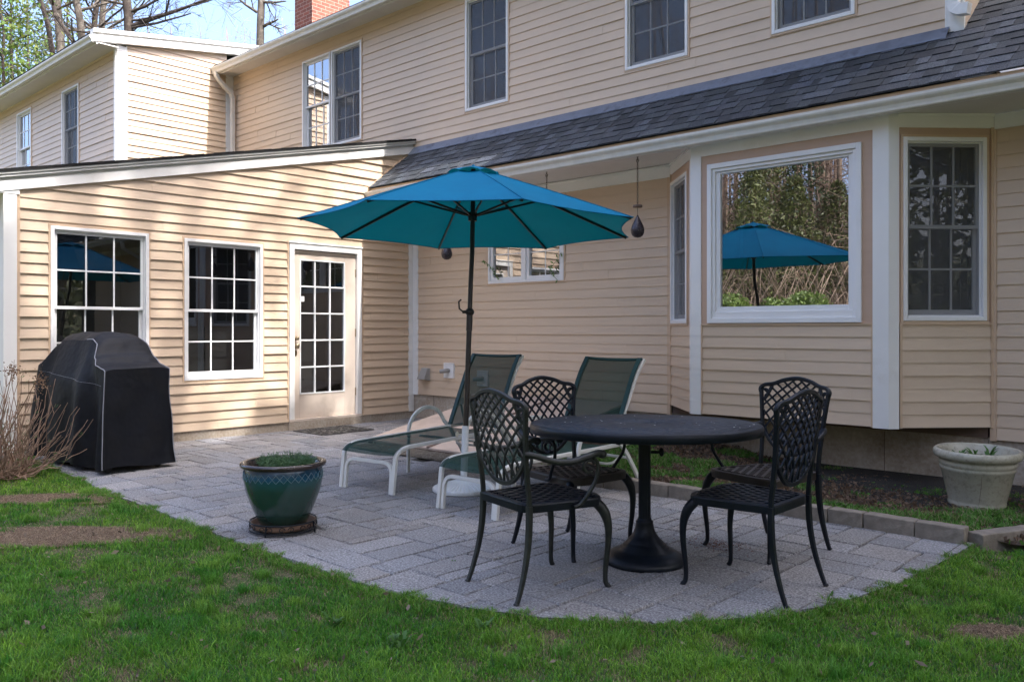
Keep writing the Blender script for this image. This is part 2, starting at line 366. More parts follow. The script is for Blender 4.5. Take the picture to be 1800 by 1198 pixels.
def m_glaze():
    m, t, p = _mat('glazed_pot'); tc = t.nodes.new('ShaderNodeTexCoord')
    sp = t.nodes.new('ShaderNodeSeparateXYZ'); t.links.new(tc.outputs['Object'], sp.inputs[0])
    n = noise_(t, coords(t), 9, 5)
    ad = N(t, 'ShaderNodeMath', operation='MULTIPLY_ADD'); t.links.new(n, ad.inputs[0]); ad.inputs[1].default_value = 0.05; t.links.new(sp.outputs[2], ad.inputs[2])
    c = ramp(t, ad.outputs[0], [(0.0, (0.010, 0.036, 0.028)), (0.26, (0.018, 0.060, 0.046)), (0.315, (0.015, 0.075, 0.085)), (0.335, (0.008, 0.07, 0.13)), (0.40, (0.010, 0.035, 0.075))]).outputs[0]
    t.links.new(c, p.inputs['Base Color']); p.inputs['Roughness'].default_value = 0.18; p.inputs['Coat Weight'].default_value = 0.4
    bump(t, noise_(t, coords(t), 30, 2), p, 0.1, 0.003); return m
M['glaze'] = m_glaze()
M['glaze_rim'] = mat('brown_glazed_rim', (0.028, 0.018, 0.015), 0.2, var=0.4, vscale=10, coat=0.4)
M['clay'] = mat('clay_saucer', (0.22, 0.13, 0.085), 0.7)
M['relief'] = mat('pot_relief_lines', (0.13, 0.22, 0.26), 0.3)
# tall evergreens off to the right: x, y, height, crown radius, crown base, leaf cards
SHADE = [(13.5, -10.5, 21, 3.4, 7, 8000), (14.0, -5.9, 23.0, 3.6, 7, 12000), (13.4, -0.9, 18.9, 3.1, 5.5, 15000), (15.8, -3.9, 23.8, 2.5, 9, 6000), (14.2, -14.5, 17, 3.0, 7, 3500)]

# ------------------------------------------------------------------ generic numpy mesh
def npmesh(name, V, faces, material, parent=None, col=None, smooth=False):
    """V (n,3); faces list of int arrays (m,k); col (n,3) per point"""
    me = bpy.data.meshes.new(name)
    V = np.asarray(V, dtype=np.float32); me.vertices.add(len(V)); me.vertices.foreach_set('co', V.ravel())
    loops = np.concatenate([f.ravel() for f in faces]).astype(np.int32)
    tot = np.concatenate([np.full(len(f), f.shape[1]) for f in faces]).astype(np.int32)
    st = np.concatenate([[0], np.cumsum(tot)[:-1]]).astype(np.int32)
    me.loops.add(len(loops)); me.loops.foreach_set('vertex_index', loops)
    me.polygons.add(len(tot)); me.polygons.foreach_set('loop_start', st); me.polygons.foreach_set('loop_total', tot)
    if smooth: me.polygons.foreach_set('use_smooth', np.ones(len(tot), bool))
    me.update(calc_edges=True)
    if col is not None:
        ca = me.color_attributes.new('tint', 'FLOAT_COLOR', 'POINT')
        c4 = np.ones((len(V), 4), np.float32); c4[:, :3] = col; ca.data.foreach_set('color', c4.ravel())
    me.materials.append(material)
    o = bpy.data.objects.new(name, me); scene.collection.objects.link(o)
    if parent: o.parent = parent
    return o
def unit(a): return a / np.maximum(np.linalg.norm(a, axis=1, keepdims=True), 1e-9)
def cards(rng, P, size, col, up=None, aspect=2.2):
    """leaf-like rhombi at P with random orientation"""
    n = len(P); d = unit(rng.normal(size=(n, 3)) + (0 if up is None else up)); e = unit(np.cross(d, rng.normal(size=(n, 3))))
    s = (size if np.ndim(size) else np.full(n, size)) * rng.uniform(.6, 1.3, n); s = s[:, None]
    V = np.stack([P - d*s*.5, P + e*s*.5/aspect, P + d*s*.5, P - e*s*.5/aspect], 1).reshape(-1, 3)
    Fq = np.arange(4*n).reshape(-1, 4); C = np.repeat(col, 4, 0)
    return V, Fq, C

# ------------------------------------------------------------------ ground
def tz(x, y):
    z = -0.03 if y < -2.2 else -0.14
    s = max(0.0, -10.5 - y); z += 0.19 * min(s, 10) * min(1, s / 5) + 0.02 * max(0, s - 10) + (0.20 * max(0, s - 20))
    r = max(0.0, x - 24); z += 0.10 * r * min(1, r / 6)
    l = max(0.0, -20 - x); z += 0.06 * l
    b = max(0.0, y - 8); z += 0.16 * b
    if s > 3: z += 0.25 * noise.noise(Vector((x * .12, y * .12, 3))) * min(1, (s - 3) / 6)
    return z
def grid_sheet(name, xs, ys, zf, material):
    V = [(x, y, zf(x, y)) for y in ys for x in xs]; nx = len(xs); ny = len(ys)
    i = np.arange(nx - 1)[None, :] + nx * np.arange(ny - 1)[:, None]; i = i.ravel()
    return npmesh(name, V, [np.stack([i, i + 1, i + nx + 1, i + nx], 1)], material, smooth=True)
gx = list(np.linspace(-90, 90, 91)); gy = sorted(list(np.linspace(-95, 80, 90)) + [-2.24, -2.16])
lawn = tag(grid_sheet('ground', gx, gy, tz, M['lawn']), 'green lawn ground with brown bare patches in front of the patio', 'ground', kind='structure')
# wooded hillside litter behind the lawn (a sheet just above the ground, well away from the house)
hy = [y for y in np.linspace(-95, -29, 34)]
tag(grid_sheet('hillside', gx, hy, lambda x, y: tz(x, y) + 0.06, M['hill']), 'hillside covered in brown leaf litter', 'hill', kind='structure')

# ------------------------------------------------------------------ patio
PATIO = [(-0.05, 0.3), (-0.05, -4.80), (1.35, -4.93), (2.5, -5.02), (4.2, -5.09), (5.5, -5.10), (5.99, -5.05), (6.28, -4.97), (6.53, -4.87), (6.73, -4.74),
         (6.91, -4.59), (7.08, -4.41), (7.23, -4.2), (7.33, -3.97), (7.41, -3.7), (7.48, -3.3), (7.52, -2.93), (7.54, -2.55), (7.55, -2.25), (7.55, 0.3)]
def clip_half(poly, a, b, c):
    """keep a*x+b*y<=c"""
    out = []
    for i in range(len(poly)):
        p, q = poly[i], poly[(i + 1) % len(poly)]
        dp, dq = a*p[0]+b*p[1]-c, a*q[0]+b*q[1]-c
        if dp <= 0: out.append(p)
        if (dp < 0 < dq) or (dq < 0 < dp):
            t = dp / (dp - dq); out.append((p[0]+t*(q[0]-p[0]), p[1]+t*(q[1]-p[1])))
    return out
def clip_convex(poly, hull):
    n = len(hull)
    for i in range(n):
        p, q = hull[i], hull[(i+1) % n]; ex, ey = q[0]-p[0], q[1]-p[1]
        a, b = -ey, ex                       # left side inside for CCW hull
        poly = clip_half(poly, -a, -b, -(a*p[0]+b*p[1]))
        if len(poly) < 3: return []
    return poly
def inside_patio(x, y):
    n = len(PATIO); ins = np.ones(np.shape(x), bool)
    for i in range(n):
        p, q = PATIO[i], PATIO[(i+1) % n]
        ins &= ((q[0]-p[0])*(y-p[1]) - (q[1]-p[1])*(x-p[0])) >= 0
    return ins
def build_patio():
    rd = random.Random(5); cs = 0.1016; nx, ny = 76, 54; x0, y0 = -0.02, -5.2
    occ = [[False]*ny for _ in range(nx)]; mb = MB()
    sizes = [(3, 2), (2, 3), (3, 2), (2, 2), (3, 3), (2, 2), (2, 1), (1, 2), (3, 1), (4, 2), (2, 4)]
    for j in range(ny):
        for i in range(nx):
            if occ[i][j]: continue
            opts = []
            for s in sizes:
                if i+s[0] <= nx and j+s[1] <= ny and all(not occ[i+a][j+b] for a in range(s[0]) for b in range(s[1])): opts.append(s)
            s = rd.choice(opts) if opts else (1, 1)
            for a in range(s[0]):
                for b in range(s[1]): occ[i+a][j+b] = True
            ax, ay = x0+i*cs, y0+j*cs; bx, by = ax+s[0]*cs, ay+s[1]*cs; g = rd.choice((.0028, .004, .0062))
            jt = lambda: rd.uniform(-.003, .003)
            poly = [(ax+g+jt(), ay+g+jt()), (bx-g+jt(), ay+g+jt()), (bx-g+jt(), by-g+jt()), (ax+g+jt(), by-g+jt())]
            cx_, cy_ = (ax+bx)/2, (ay+by)/2
            if cx_ > 4.05 and cy_ > -2.18: continue
            if 1.78 < cx_ < 4.06 and cy_ > -2.3: continue
            poly = clip_convex(poly, PATIO)
            if len(poly) < 3: continue
            k = rd.uniform(.84, 1.14); w_ = rd.random()
            col = (k*(1.0+.10*w_), k*(1.0+.03*w_), k*(1.02-.06*w_))
            dz = rd.uniform(-.003, .002); tx, ty = rd.uniform(-.018, .018), rd.uniform(-.018, .018)
            m = len(poly); zf = lambda p: dz + tx*(p[0]-cx_) + ty*(p[1]-cy_)
            ins = []
            for p in poly:
                d = Vector((cx_-p[0], cy_-p[1])); d = d.normalized() if d.length > 1e-6 else d
                ins.append((p[0]+d.x*.007, p[1]+d.y*.007))
            vs = [(p[0], p[1], zf(p)) for p in ins] + [(p[0], p[1], zf(p)-.008) for p in poly] + [(p[0], p[1], -.028) for p in poly]
            fs = [tuple(range(m))] + [(a, m+a, m+(a+1) % m, (a+1) % m) for a in range(m)] + [(m+a, 2*m+a, 2*m+(a+1) % m, m+(a+1) % m) for a in range(m)]
            mb.add(vs, fs, False, 0, col)
    o = mb.build('patio', M['paver']); tag(o, 'patio of mixed grey concrete pavers with a curved front edge', 'patio', kind='structure')
    b = MB(); vs = [(p[0], p[1], -.012) for p in PATIO]; b.add(vs, [tuple(range(len(vs)))])
    tag(b.build('paver_sand', M['joint']), 'dark sand in the joints of the patio', 'patio', kind='structure')
build_patio()
# gravel strip round the cellar hatch, planting bed
g = MB(); rd = random.Random(8)
g.add([(1.72, -2.36, .006), (4.1, -2.36, .006), (4.1, 0.1, .006), (1.72, 0.1, .006)], [(0, 1, 2, 3)])
tag(g.build('gravel_strip', M['gravel']), 'strip of fine gravel round the cellar hatch', 'gravel', kind='structure')
rng = np.random.default_rng(4)
n = 9000; gxp = rng.uniform(1.74, 4.0, n); gyp = rng.uniform(-2.36, -2.03, n)
P = np.stack([gxp, gyp, rng.uniform(.006, .018, n)], 1); s = rng.uniform(.004, .011, n)
o8 = np.array([[1,0,0],[-1,0,0],[0,1,0],[0,-1,0],[0,0,1.0],[0,0,-1.0]])
V = (P[:, None, :] + o8[None] * s[:, None, None] * rng.uniform(.6, 1.3, (n, 6, 1))).reshape(-1, 3)
ft = np.array([[0,2,4],[2,1,4],[1,3,4],[3,0,4]]); Ff = (ft[None] + 6*np.arange(n)[:, None, None]).reshape(-1, 3)
tag(npmesh('gravel_stones', V, [Ff], M['gravel']), 'loose gravel stones beside the cellar hatch', 'gravel', kind='stuff')
def bedz(x, y): t = min(1, max(0, (5.6-x)/1.4)); v = min(1, max(0, (y+2.1)/1.6)); return 0.012 + v*(.13*t - .058*(1-t)) + 0.014 * noise.noise(Vector((x*2, y*2, 0))) + 0.012 * noise.noise(Vector((x*14, y*14, 2)))
xs = list(np.linspace(4.06, 11.0, 140)); ys = list(np.linspace(-2.19, 0.05, 56))
tag(grid_sheet('planting_bed', xs, ys, lambda x, y: bedz(x, y) if (x < 7.5 or y > -2.05 + .0*(x)) else bedz(x, y), M['soil']), 'dark soil planting bed along the house wall', 'soil', kind='structure')

# edging blocks
def block_mesh(L, W, H, seed):
    rd = random.Random(seed); m = MB(); nx_, ny_, nz_ = 5, 3, 3
    vs = {}; V = []; F_ = []
    def vid(i, j, k):
        if (i, j, k) not in vs:
            j1 = [rd.uniform(-.0025, .0025) for _ in range(3)]
            V.append((-L/2 + L*i/nx_ + j1[0], -W/2 + W*j/ny_ + j1[1], H*k/nz_ + (j1[2] if k else 0))); vs[(i, j, k)] = len(V)-1
        return vs[(i, j, k)]
    for i in range(nx_):
        for j in range(ny_): F_.append((vid(i,j,nz_), vid(i+1,j,nz_), vid(i+1,j+1,nz_), vid(i,j+1,nz_)))
        for k in range(nz_):
            F_.append((vid(i,0,k), vid(i+1,0,k), vid(i+1,0,k+1), vid(i,0,k+1))); F_.append((vid(i,ny_,k), vid(i,ny_,k+1), vid(i+1,ny_,k+1), vid(i+1,ny_,k)))
    for j in range(ny_):
        for k in range(nz_):
            F_.append((vid(0,j,k), vid(0,j,k+1), vid(0,j+1,k+1), vid(0,j+1,k))); F_.append((vid(nx_,j,k), vid(nx_,j+1,k), vid(nx_,j+1,k+1), vid(nx_,j,k+1)))
    m.add(V, F_, False); return m
kx = 4.12; k = 0
lens = [.29, .27, .30, .28, .30, .27, .31, .30, .29, .22, .30, .27]
rd = random.Random(3)
for L in lens:
    if kx + L > 7.60: L = 7.57 - kx
    if L < .08: break
    o = block_mesh(L - .006, .105, .098, k).build('edging_block', M['kerb'], bevel=.006)
    o.location = (kx + L/2, -2.285 + rd.uniform(-.006, .006), -.01); o.rotation_euler = (rd.uniform(-.02, .02), rd.uniform(-.015, .015), rd.uniform(-.02, .02))
    ORD = ('first', 'second', 'third', 'fourth', 'fifth', 'sixth', 'seventh', 'eighth', 'ninth', 'tenth', 'eleventh', 'twelfth')
    tag(o, ORD[k] + ' edging block of the straight row, counted from its left end behind the loungers', 'edging block', 'edging blocks along the planting bed'); kx += L; k += 1
for i, t in enumerate((0, 1, 2, 3, 4)):
    o = block_mesh(.305, .10, .115, 40 + i).build('edging_block', M['kerb'], bevel=.006)
    o.location = (7.625 + .30 * math.cos(1.12) * t, -2.135 + .30 * math.sin(1.12) * t, -.055); o.rotation_euler = (0, 0, 1.12)
    tag(o, ('nearest', 'second nearest', 'third nearest', 'fourth nearest', 'farthest')[i] + ' low edging block of the slanting row beside the lawn', 'edging block', 'edging blocks turning off beside the lawn')

# ------------------------------------------------------------------ house helpers
class Fr:
    def __init__(s, O, u, n): s.O = Vector(O); s.u = Vector(u).normalized(); s.n = Vector(n).normalized()
    def p(s, u, z, w=0): return s.O + s.u*u + s.n*w + Vector((0, 0, z))
    def box(s, mb, u0, u1, z0, z1, w0, w1, mi=0, col=None):
        c = s.p((u0+u1)/2, (z0+z1)/2, (w0+w1)/2)
        mb.obox(c, s.u*abs(u1-u0)/2, s.n*abs(w1-w0)/2, (0, 0, abs(z1-z0)/2), mi, col)
    def ring(s, mb, u0, u1, z0, z1, t, w0, w1, tb=None, tt=None):
        tb = t if tb is None else tb; tt = t if tt is None else tt
        s.box(mb, u0, u0+t, z0, z1, w0, w1); s.box(mb, u1-t, u1, z0, z1, w0, w1)
        s.box(mb, u0+t, u1-t, z0, z0+tb, w0, w1); s.box(mb, u0+t, u1-t, z1-tt, z1, w0, w1)
    def quad(s, mb, u0, u1, z0, z1, w): mb.add([s.p(u0, z0, w), s.p(u1, z0, w), s.p(u1, z1, w), s.p(u0, z1, w)], [(0, 1, 2, 3)])
H_ = 0.1035
def siding(mb, fr, hull, openings, zs, seed=1, h=H_, ds=.8):
    rd = random.Random(seed); us = [p[0] for p in hull]; zz = [p[1] for p in hull]; U0, U1 = min(us), max(us); Z1 = max(zz)
    k = 0
    while zs + k*h < Z1:
        zc = zs + k*h; k += 1
        cuts = sorted({zc, zc+h} | {z for o in openings for z in (o[2], o[3]) if zc < z < zc+h})
        so_ = rd.uniform(0, 3.6); seams = []
        s_ = U0 - so_
        while s_ < U1: seams.append(s_); s_ += 3.66
        for a, b in zip(cuts[:-1], cuts[1:]):
            mid = (a+b)/2; iv = [(U0, U1)]
            for o in openings:
                if o[2] < mid < o[3]:
                    nv = []
                    for p, q in iv:
                        if o[1] <= p or o[0] >= q: nv.append((p, q)); continue
                        if o[0] > p: nv.append((p, o[0]))
                        if o[1] < q: nv.append((o[1], q))
                    iv = nv
            nv = []
            for p, q in iv:
                c = [x for x in seams if p+.05 < x < q-.05]; pts = [p] + c + [q]
                for x, y in zip(pts[:-1], pts[1:]): nv.append((x, y, (sum(1 for s2 in seams if s2 < (x+y)/2) % 2)*.0028))
            for p, q, off in nv:
                poly = clip_convex([(p, a), (q, a), (q, b), (p, b)], hull)
                if len(poly) < 3: continue
                dep = lambda z: .003 + ds*(.0145 if k % 2 else .0105)*(1-(z-zc)/h) + off
                mb.add([fr.p(u, z, dep(z)) for u, z in poly], [tuple(range(len(poly)))])
                for i in range(len(poly)):
                    e, f = poly[i], poly[(i+1) % len(poly)]
                    if abs(e[1]-zc) < 1e-5 and abs(f[1]-zc) < 1e-5:
                        mb.add([fr.p(e[0], zc, dep(zc)), fr.p(f[0], zc, dep(zc)), fr.p(f[0], zc, .0), fr.p(e[0], zc, .0)], [(0, 1, 2, 3)])
                        # small lip at the butt
                # close panel ends next to openings
                for uu in (p, q):
                    mb.add([fr.p(uu, a, dep(a)), fr.p(uu, b, dep(b)), fr.p(uu, b, 0), fr.p(uu, a, 0)], [(0, 1, 2, 3)]) if len(poly) == 4 and off > 0 else None
def room(fr, parent, u0, u1, z0, z1, depth=.55, w=-.08):
    mb = MB(); a = dict(mb=mb)
    fr.quad(mb, u0, u1, z0, z1, w-depth)
    for u in (u0, u1): mb.add([fr.p(u, z0, w), fr.p(u, z0, w-depth), fr.p(u, z1, w-depth), fr.p(u, z1, w)], [(0, 1, 2, 3)])
    for z in (z0, z1): mb.add([fr.p(u0, z, w), fr.p(u1, z, w), fr.p(u1, z, w-depth), fr.p(u0, z, w-depth)], [(0, 1, 2, 3)])
    return mb.build('dim_interior', M['room'], parent)
def hung_window(fr, parent, u0, u1, z0, z1, screen=False, blind=0.0, cols=3, glass='glass', zm=None, sill=False, name='window', jt=.02, label=None, halfscreen=False):
    fb = MB(); fr.ring(fb, u0, u1, z0, z1, .034, -.075, .026); fr.ring(fb, u0+.034, u1-.034, z0+.034, z1-.034, .012, -.075, -.002)
    f = fb.build(name, M['vinyl'], parent, bevel=.003, seg=1)
    if label: f['label'] = label
    jb = MB(); fr.ring(jb, u0-jt, u1+jt, z0-jt, z1+jt, jt, -.003, .0195); jb.build('trim_channel', M['tan_trim'], f, bevel=.002, seg=1)
    a, b, c, d = u0+.048, u1-.048, z0+.048, z1-.048; zm = zm or (z0+z1)/2
    s = MB(); fr.ring(s, a, b, zm-.016, d, .022, -.042, -.014, tb=.03); s.build('upper_sash', M['vinyl'], f, bevel=.002, seg=1)
    s = MB(); fr.ring(s, a, b, c, zm+.014, .028, -.072, -.044, tb=.042, tt=.026); s.build('lower_sash', M['vinyl'], f, bevel=.002, seg=1)
    for nm, zz0, zz1, e, w in (('u', zm+.014, d-.022, .022, -.028), ('l', c+.042, zm-.012, .028, -.058)):
        mu = MB(); uu0, uu1 = a+e, b-e
        for i in range(1, cols):
            x = uu0+(uu1-uu0)*i/cols; fr.box(mu, x-.008, x+.008, zz0, zz1, w+.002, w+.008)
        zc = (zz0+zz1)/2; fr.box(mu, uu0, uu1, zc-.008, zc+.008, w+.0025, w+.0075)
        mu.build('muntin_grid', M['vinyl'], f)
        pn = MB(); fr.quad(pn, uu0-.005, uu1+.005, zz0-.005, zz1+.005, w); pn.build('pane', M[glass], f)
    if screen:
        sc = MB(); fr.quad(sc, a, b, c, d if not halfscreen else zm, -.009); sc.build('insect_screen', M['screen'], f)
    room(fr, f, a-.02, b+.02, c-.02, d+.02)
    if blind:
        bl = MB(); zt = d; n_ = 5
        for i in range(n_):
            z_a = zt-(zt-(d-blind))*i/n_; z_b = zt-(zt-(d-blind))*(i+1)/n_
            fr.box(bl, a+.02, b-.02, z_b+.004, z_a, -.13-.012*(i % 2), -.12)
        bl.build('window_shade', M['blind'], f)
    return f

house = empty('house', (0, 0, 0), label='cream clapboard house with white trim, bay window and dark shingled lower roof', cat='house')
FB = Fr((0, 0, 0), (0, -1, 0), (1, 0, 0)); FA = Fr((0, 0, 0), (1, 0, 0), (0, -1, 0))
XC = -4.9; YC = -2.03
FX = Fr((XC, 0, 0), (0, -1, 0), (1, 0, 0)); FC = Fr((0, YC, 0), (1, 0, 0), (0, -1, 0))
def o_(u0, u1, z0, z1, j=.02): return (u0-j, u1+j, z0-j, z1+j)
# --- sunroom gable wall (X = 0)
w1 = (3.675, 4.635, .66, 2.235); w2 = (2.33, 3.285, .66, 2.222)
dr = (.885, 1.975, .0, 2.275)
rk = .2236
mb = MB(); siding(mb, FB, [(0.09, .104), (4.91, .104), (4.91, 2.57), (0.09, 2.57+4.82*rk)], [o_(*w1), o_(*w2), dr], .104, 3, ds=1.25)
wall = mb.build('siding', M['siding'], house); wall['label'] = 'sunlit cream siding of the sunroom gable'
for a_, b_, z_ in ((4.905, 4.93, 2.6), (dr[1], dr[1]+.022, 2.3), (dr[0]-.022, dr[0], 2.3)): mb = MB(); FB.box(mb, a_, b_, .1, z_, -.01, .021); mb.build('trim_channel', M['tan_trim'], house)
hung_window(FB, house, *w1, blind=0, zm=1.438, label='sunroom window behind the covered grill')
hung_window(FB, house, *w2, blind=0, zm=1.433, label='sunroom window beside the door')
# corner post of the sunroom, corner boards
mb = MB(); FB.box(mb, 4.932, 5.048, .05, 2.50, -.12, .03); mb.build('corner_post', M['white'], house, bevel=.004)
mb = MB(); FB.box(mb, 4.91, 5.50, 2.50, 2.60, -.12, .034); mb.build('fascia_return', M['white'], house, bevel=.003)
mb = MB(); FB.box(mb, .0, .092, .095, 3.35, -.01, .022); mb.build('corner_board', M['white'], house, bevel=.003)
mb = MB(); FA.box(mb, .023, .105, .325, 2.96, -.01, .022); FA.box(mb, .105, .122, .325, 2.96, -.01, .018); mb.build('corner_board', M['white'], house, bevel=.003)
# sunroom side wall (faces the far left) and foundation
mb = MB(); mb.box(-4.88, -.12, -5.04, -4.95, .1, 2.55); mb.build('siding', M['siding'], house)
mb = MB(); mb.box(-.16, .004, -5.03, .01, -.2, .112); mb.box(.004, .03, -1.98, -.9, -.2, .095)
mb.build('foundation', M['concrete'], house, bevel=.004)
mb = MB(); mb.box(-.1, .03, -1.97, -.90, .098, .128); mb.build('door_sill', M['door'], house, bevel=.003)
# sunroom roof: rake boards in steps, shingle edge, slab
def rake(mb, y0, y1, zoff0, zoff1, x0, x1, zref=2.545, yref=-4.94, sl=rk):
    vs = []
    for y in (y0, y1):
        zb = zref + (y-yref)*sl
        vs += [(x0, y, zb+zoff0), (x1, y, zb+zoff0), (x1, y, zb+zoff1), (x0, y, zb+zoff1)]
    mb.add(vs, [(0, 3, 2, 1), (4, 5, 6, 7), (0, 1, 5, 4), (1, 2, 6, 5), (2, 3, 7, 6), (3, 0, 4, 7)])
mb = MB(); rake(mb, -5.62, -.0, 0, .094, -.02, .042); rake(mb, -5.62, -.0, .094, .128, -.02, .012)
rake(mb, -5.62, -.0, .128, .146, -.02, .066); rake(mb, -5.62, -.0, .146, .155, -.02, .040); rake(mb, -5.62, -.0, .155, .172, -.02, .080)
mb.build('rake_board', M['white'], house)
mb = MB(); rake(mb, -5.66, -.0, .172, .186, -12, .088); rake(mb, -5.66, -.0, .188, .199, -12, .084)
for i in range(46):
    y = -5.6 + i*.12; rake(mb, y, y+.11, .199, .199+random.Random(i).uniform(.002, .008), -.5, .086)
sr = mb.build('sunroom_roof', M['shingle'], house)
# --- door
db = MB(); FB.box(db, .892, .962, .10, 2.272, -.03, .026); FB.box(db, 1.90, 1.97, .10, 2.272, -.03, .026); FB.box(db, .962, 1.90, 2.20, 2.272, -.03, .026)
FB.box(db, .88, 1.982, 2.272, 2.288, -.02, .036)
door = db.build('door', M['white'], house, bevel=.003)
sb = MB(); a, b = 1.132, 1.803
FB.box(sb, .965, a, .13, 2.19, -.06, -.018); FB.box(sb, b, 1.905, .13, 2.19, -.06, -.018)
FB.box(sb, a, b, .13, .425, -.06, -.018); FB.box(sb, a, b, 2.085, 2.19, -.06, -.018)
sb.build('door_slab', M['door'], door, bevel=.003)
sb = MB()
for i in (1, 2): u = a+(b-a)*i/3; FB.box(sb, u-.009, u+.009, .425, 2.085, -.036, -.020)
for i in range(1, 5): z = .425+1.66*i/5; FB.box(sb, a, b, z-.009, z+.009, -.0365, -.0195)
FB.ring(sb, a, b, .425, 2.085, .014, -.04, -.012)
sb.build('muntin_grid', M['vinyl'], door)
sb = MB(); FB.quad(sb, a, b, .425, 2.085, -.038); sb.build('pane', M['glass'], door)
sb = MB(); FB.quad(sb, 1.73, 1.79, 1.565, 1.63, -.030); sb.build('door_sticker', M['white'], door)
room(FB, door, .97, 1.9, .13, 2.19, .6, -.07)
kb = MB()
for z, r in ((1.115, .022), (1.02, .028)):
    kb.lathe([(0, 0), (r, 0), (r*.95, .008), (r*.5, .012), (.011, .014), (.011, .03), (r*.9, .036), (r, .05), (r*.7, .062), (0, .065)], 16)
    n_ = 16*10; vs = kb.v[-n_:]; kb.v[-n_:] = [(v[2]-.018, v[1]-1.862, v[0]*1.25+z) for v in vs]
kb.sphere((-.016, -1.862, .93), .03, 6, (.25, .8, 1.2)); kb.build('door_handle', M['nickel'], door)
for z in (.42, 1.18, 1.95):
    hb = MB(); FB.box(hb, .955, .972, z-.05, z+.05, -.02, -.008); hb.build('hinge', M['nickel'], door)

# --- long wall, ground floor (Y = 0)
small = (1.470, 2.700, 1.795, 2.80)
mb = MB(); siding(mb, FA, [(.12, .335), (4.098, .335), (4.098, 2.83), (.12, 2.83)], [o_(*small)], .335, 7)
mb.build('siding', M['siding'], house)['label'] = 'shaded siding under the lower roof'
mb = MB(); siding(mb, FA, [(7.165, .335), (11, .335), (11, 2.83), (7.165, 2.83)], [], .335, 8)
mb.build('siding', M['siding'], house)['label'] = 'siding at the far right beyond the bay'
for a_, b_ in ((4.098, 4.142), (7.118, 7.165)): mb = MB(); FA.box(mb, a_, b_, .325, 2.835, -.01, .022); mb.build('trim_channel', M['tan_trim'], house, bevel=.002)
mb = MB(); FA.box(mb, 7.15, 11, 2.825, 2.945, -.01, .026); mb.build('frieze_board', M['white'], house, bevel=.003)
mb = MB(); FA.box(mb, .122, 4.14, 2.815, 2.945, -.01, .026); FA.box(mb, .122, 4.14, 2.925, 2.945, .026, .046); mb.build('frieze_board', M['white'], house, bevel=.003)
mb = MB(); mb.box(-.1, 12, .012, .2, -.3, .345)
mb.build('foundation', M['concrete'], house)
mb = MB()
for x in (.42, 4.35, 5.56, 6.29, 7.1): mb.box(x-.002, x+.002, .006, .013, -.1, .33)
mb.build('concrete_crack', M['bulk_frame'], house)
mb = MB(); mb.box(-13, 6.88, .06, 6, .3, 5.6); mb.box(6.88, 12, .07, 6, .3, 2.9); mb.build('wall_core', M['room'], house)
# small twin casement
def casement(fr, u0, u1, z0, z1):
    fb = MB(); fr.ring(fb, u0, u1, z0, z1, .03, -.05, .024); um = (u0+u1)/2; fr.box(fb, um-.022, um+.022, z0+.03, z1-.03, -.05, .022)
    f = fb.build('window', M['vinyl'], house, bevel=.003, seg=1); f['label'] = 'small twin casement window behind the umbrella'
    jb = MB(); fr.ring(jb, u0-.02, u1+.02, z0-.02, z1+.02, .02, -.003, .0195); jb.build('trim_channel', M['tan_trim'], f, bevel=.002, seg=1)
    for a, b in ((u0+.03, um-.022), (um+.022, u1-.03)):
        s = MB(); fr.ring(s, a, b, z0+.03, z1-.03, .045, -.03, .008); s.build('sash', M['vinyl'], f, bevel=.003, seg=1)
        m_ = MB(); c = (a+b)/2; fr.box(m_, c-.006, c+.006, z0+.075, z1-.075, -.024, -.019)
        zz = z0+.35*(z1-z0); 
        for q in (.36, .68): fr.box(m_, a+.045, b-.045, z0+q*(z1-z0)-.006, z0+q*(z1-z0)+.006, -.0245, -.0185)
        m_.build('muntin_grid', M['vinyl'], f)
        p = MB(); fr.quad(p, a+.04, b-.04, z0+.07, z1-.07, -.022); p.build('pane', M['glass_hi'], f)
    room(fr, f, u0+.02, u1-.02, z0+.02, z1-.02, .5, -.05)
    return f
casement(FA, *small)
# vents
def vent_hood():
    m = MB(); x, z = .30, .53
    m.add([(x-.075, -.018, z), (x+.075, -.018, z), (x+.075, -.018, z+.17), (x-.075, -.018, z+.17), (x-.075, -.13, z+.02), (x+.075, -.13, z+.02), (x+.06, -.055, z+.17), (x-.06, -.055, z+.17)],
          [(0, 3, 2, 1), (4, 5, 6, 7), (0, 1, 5, 4), (1, 2, 6, 5), (2, 3, 7, 6), (3, 0, 4, 7)])
    m.build('vent_hood', M['grey_metal'], house, bevel=.004)
    for x, z, sgn in ((.755, .68, 1), (1.38, .60, 0)):
        m = MB(); FA.box(m, x-.095, x+.095, z-.10, z+.10, 0, .03); FA.ring(m, x-.095, x+.095, z-.10, z+.10, .012, .03, .036)
        v = m.build('vent_plate', M['vinyl'], house, bevel=.003)
        m = MB(); m.tube([(x+.0, -.03, z), (x+.0, -.07, z-.002), (x-.02, -.11, z-.005), (x-.06, -.13, z-.008)], [.030, .030, .028, .026], 12); m.build('vent_pipe', M['grey_metal'], v)
vent_hood()

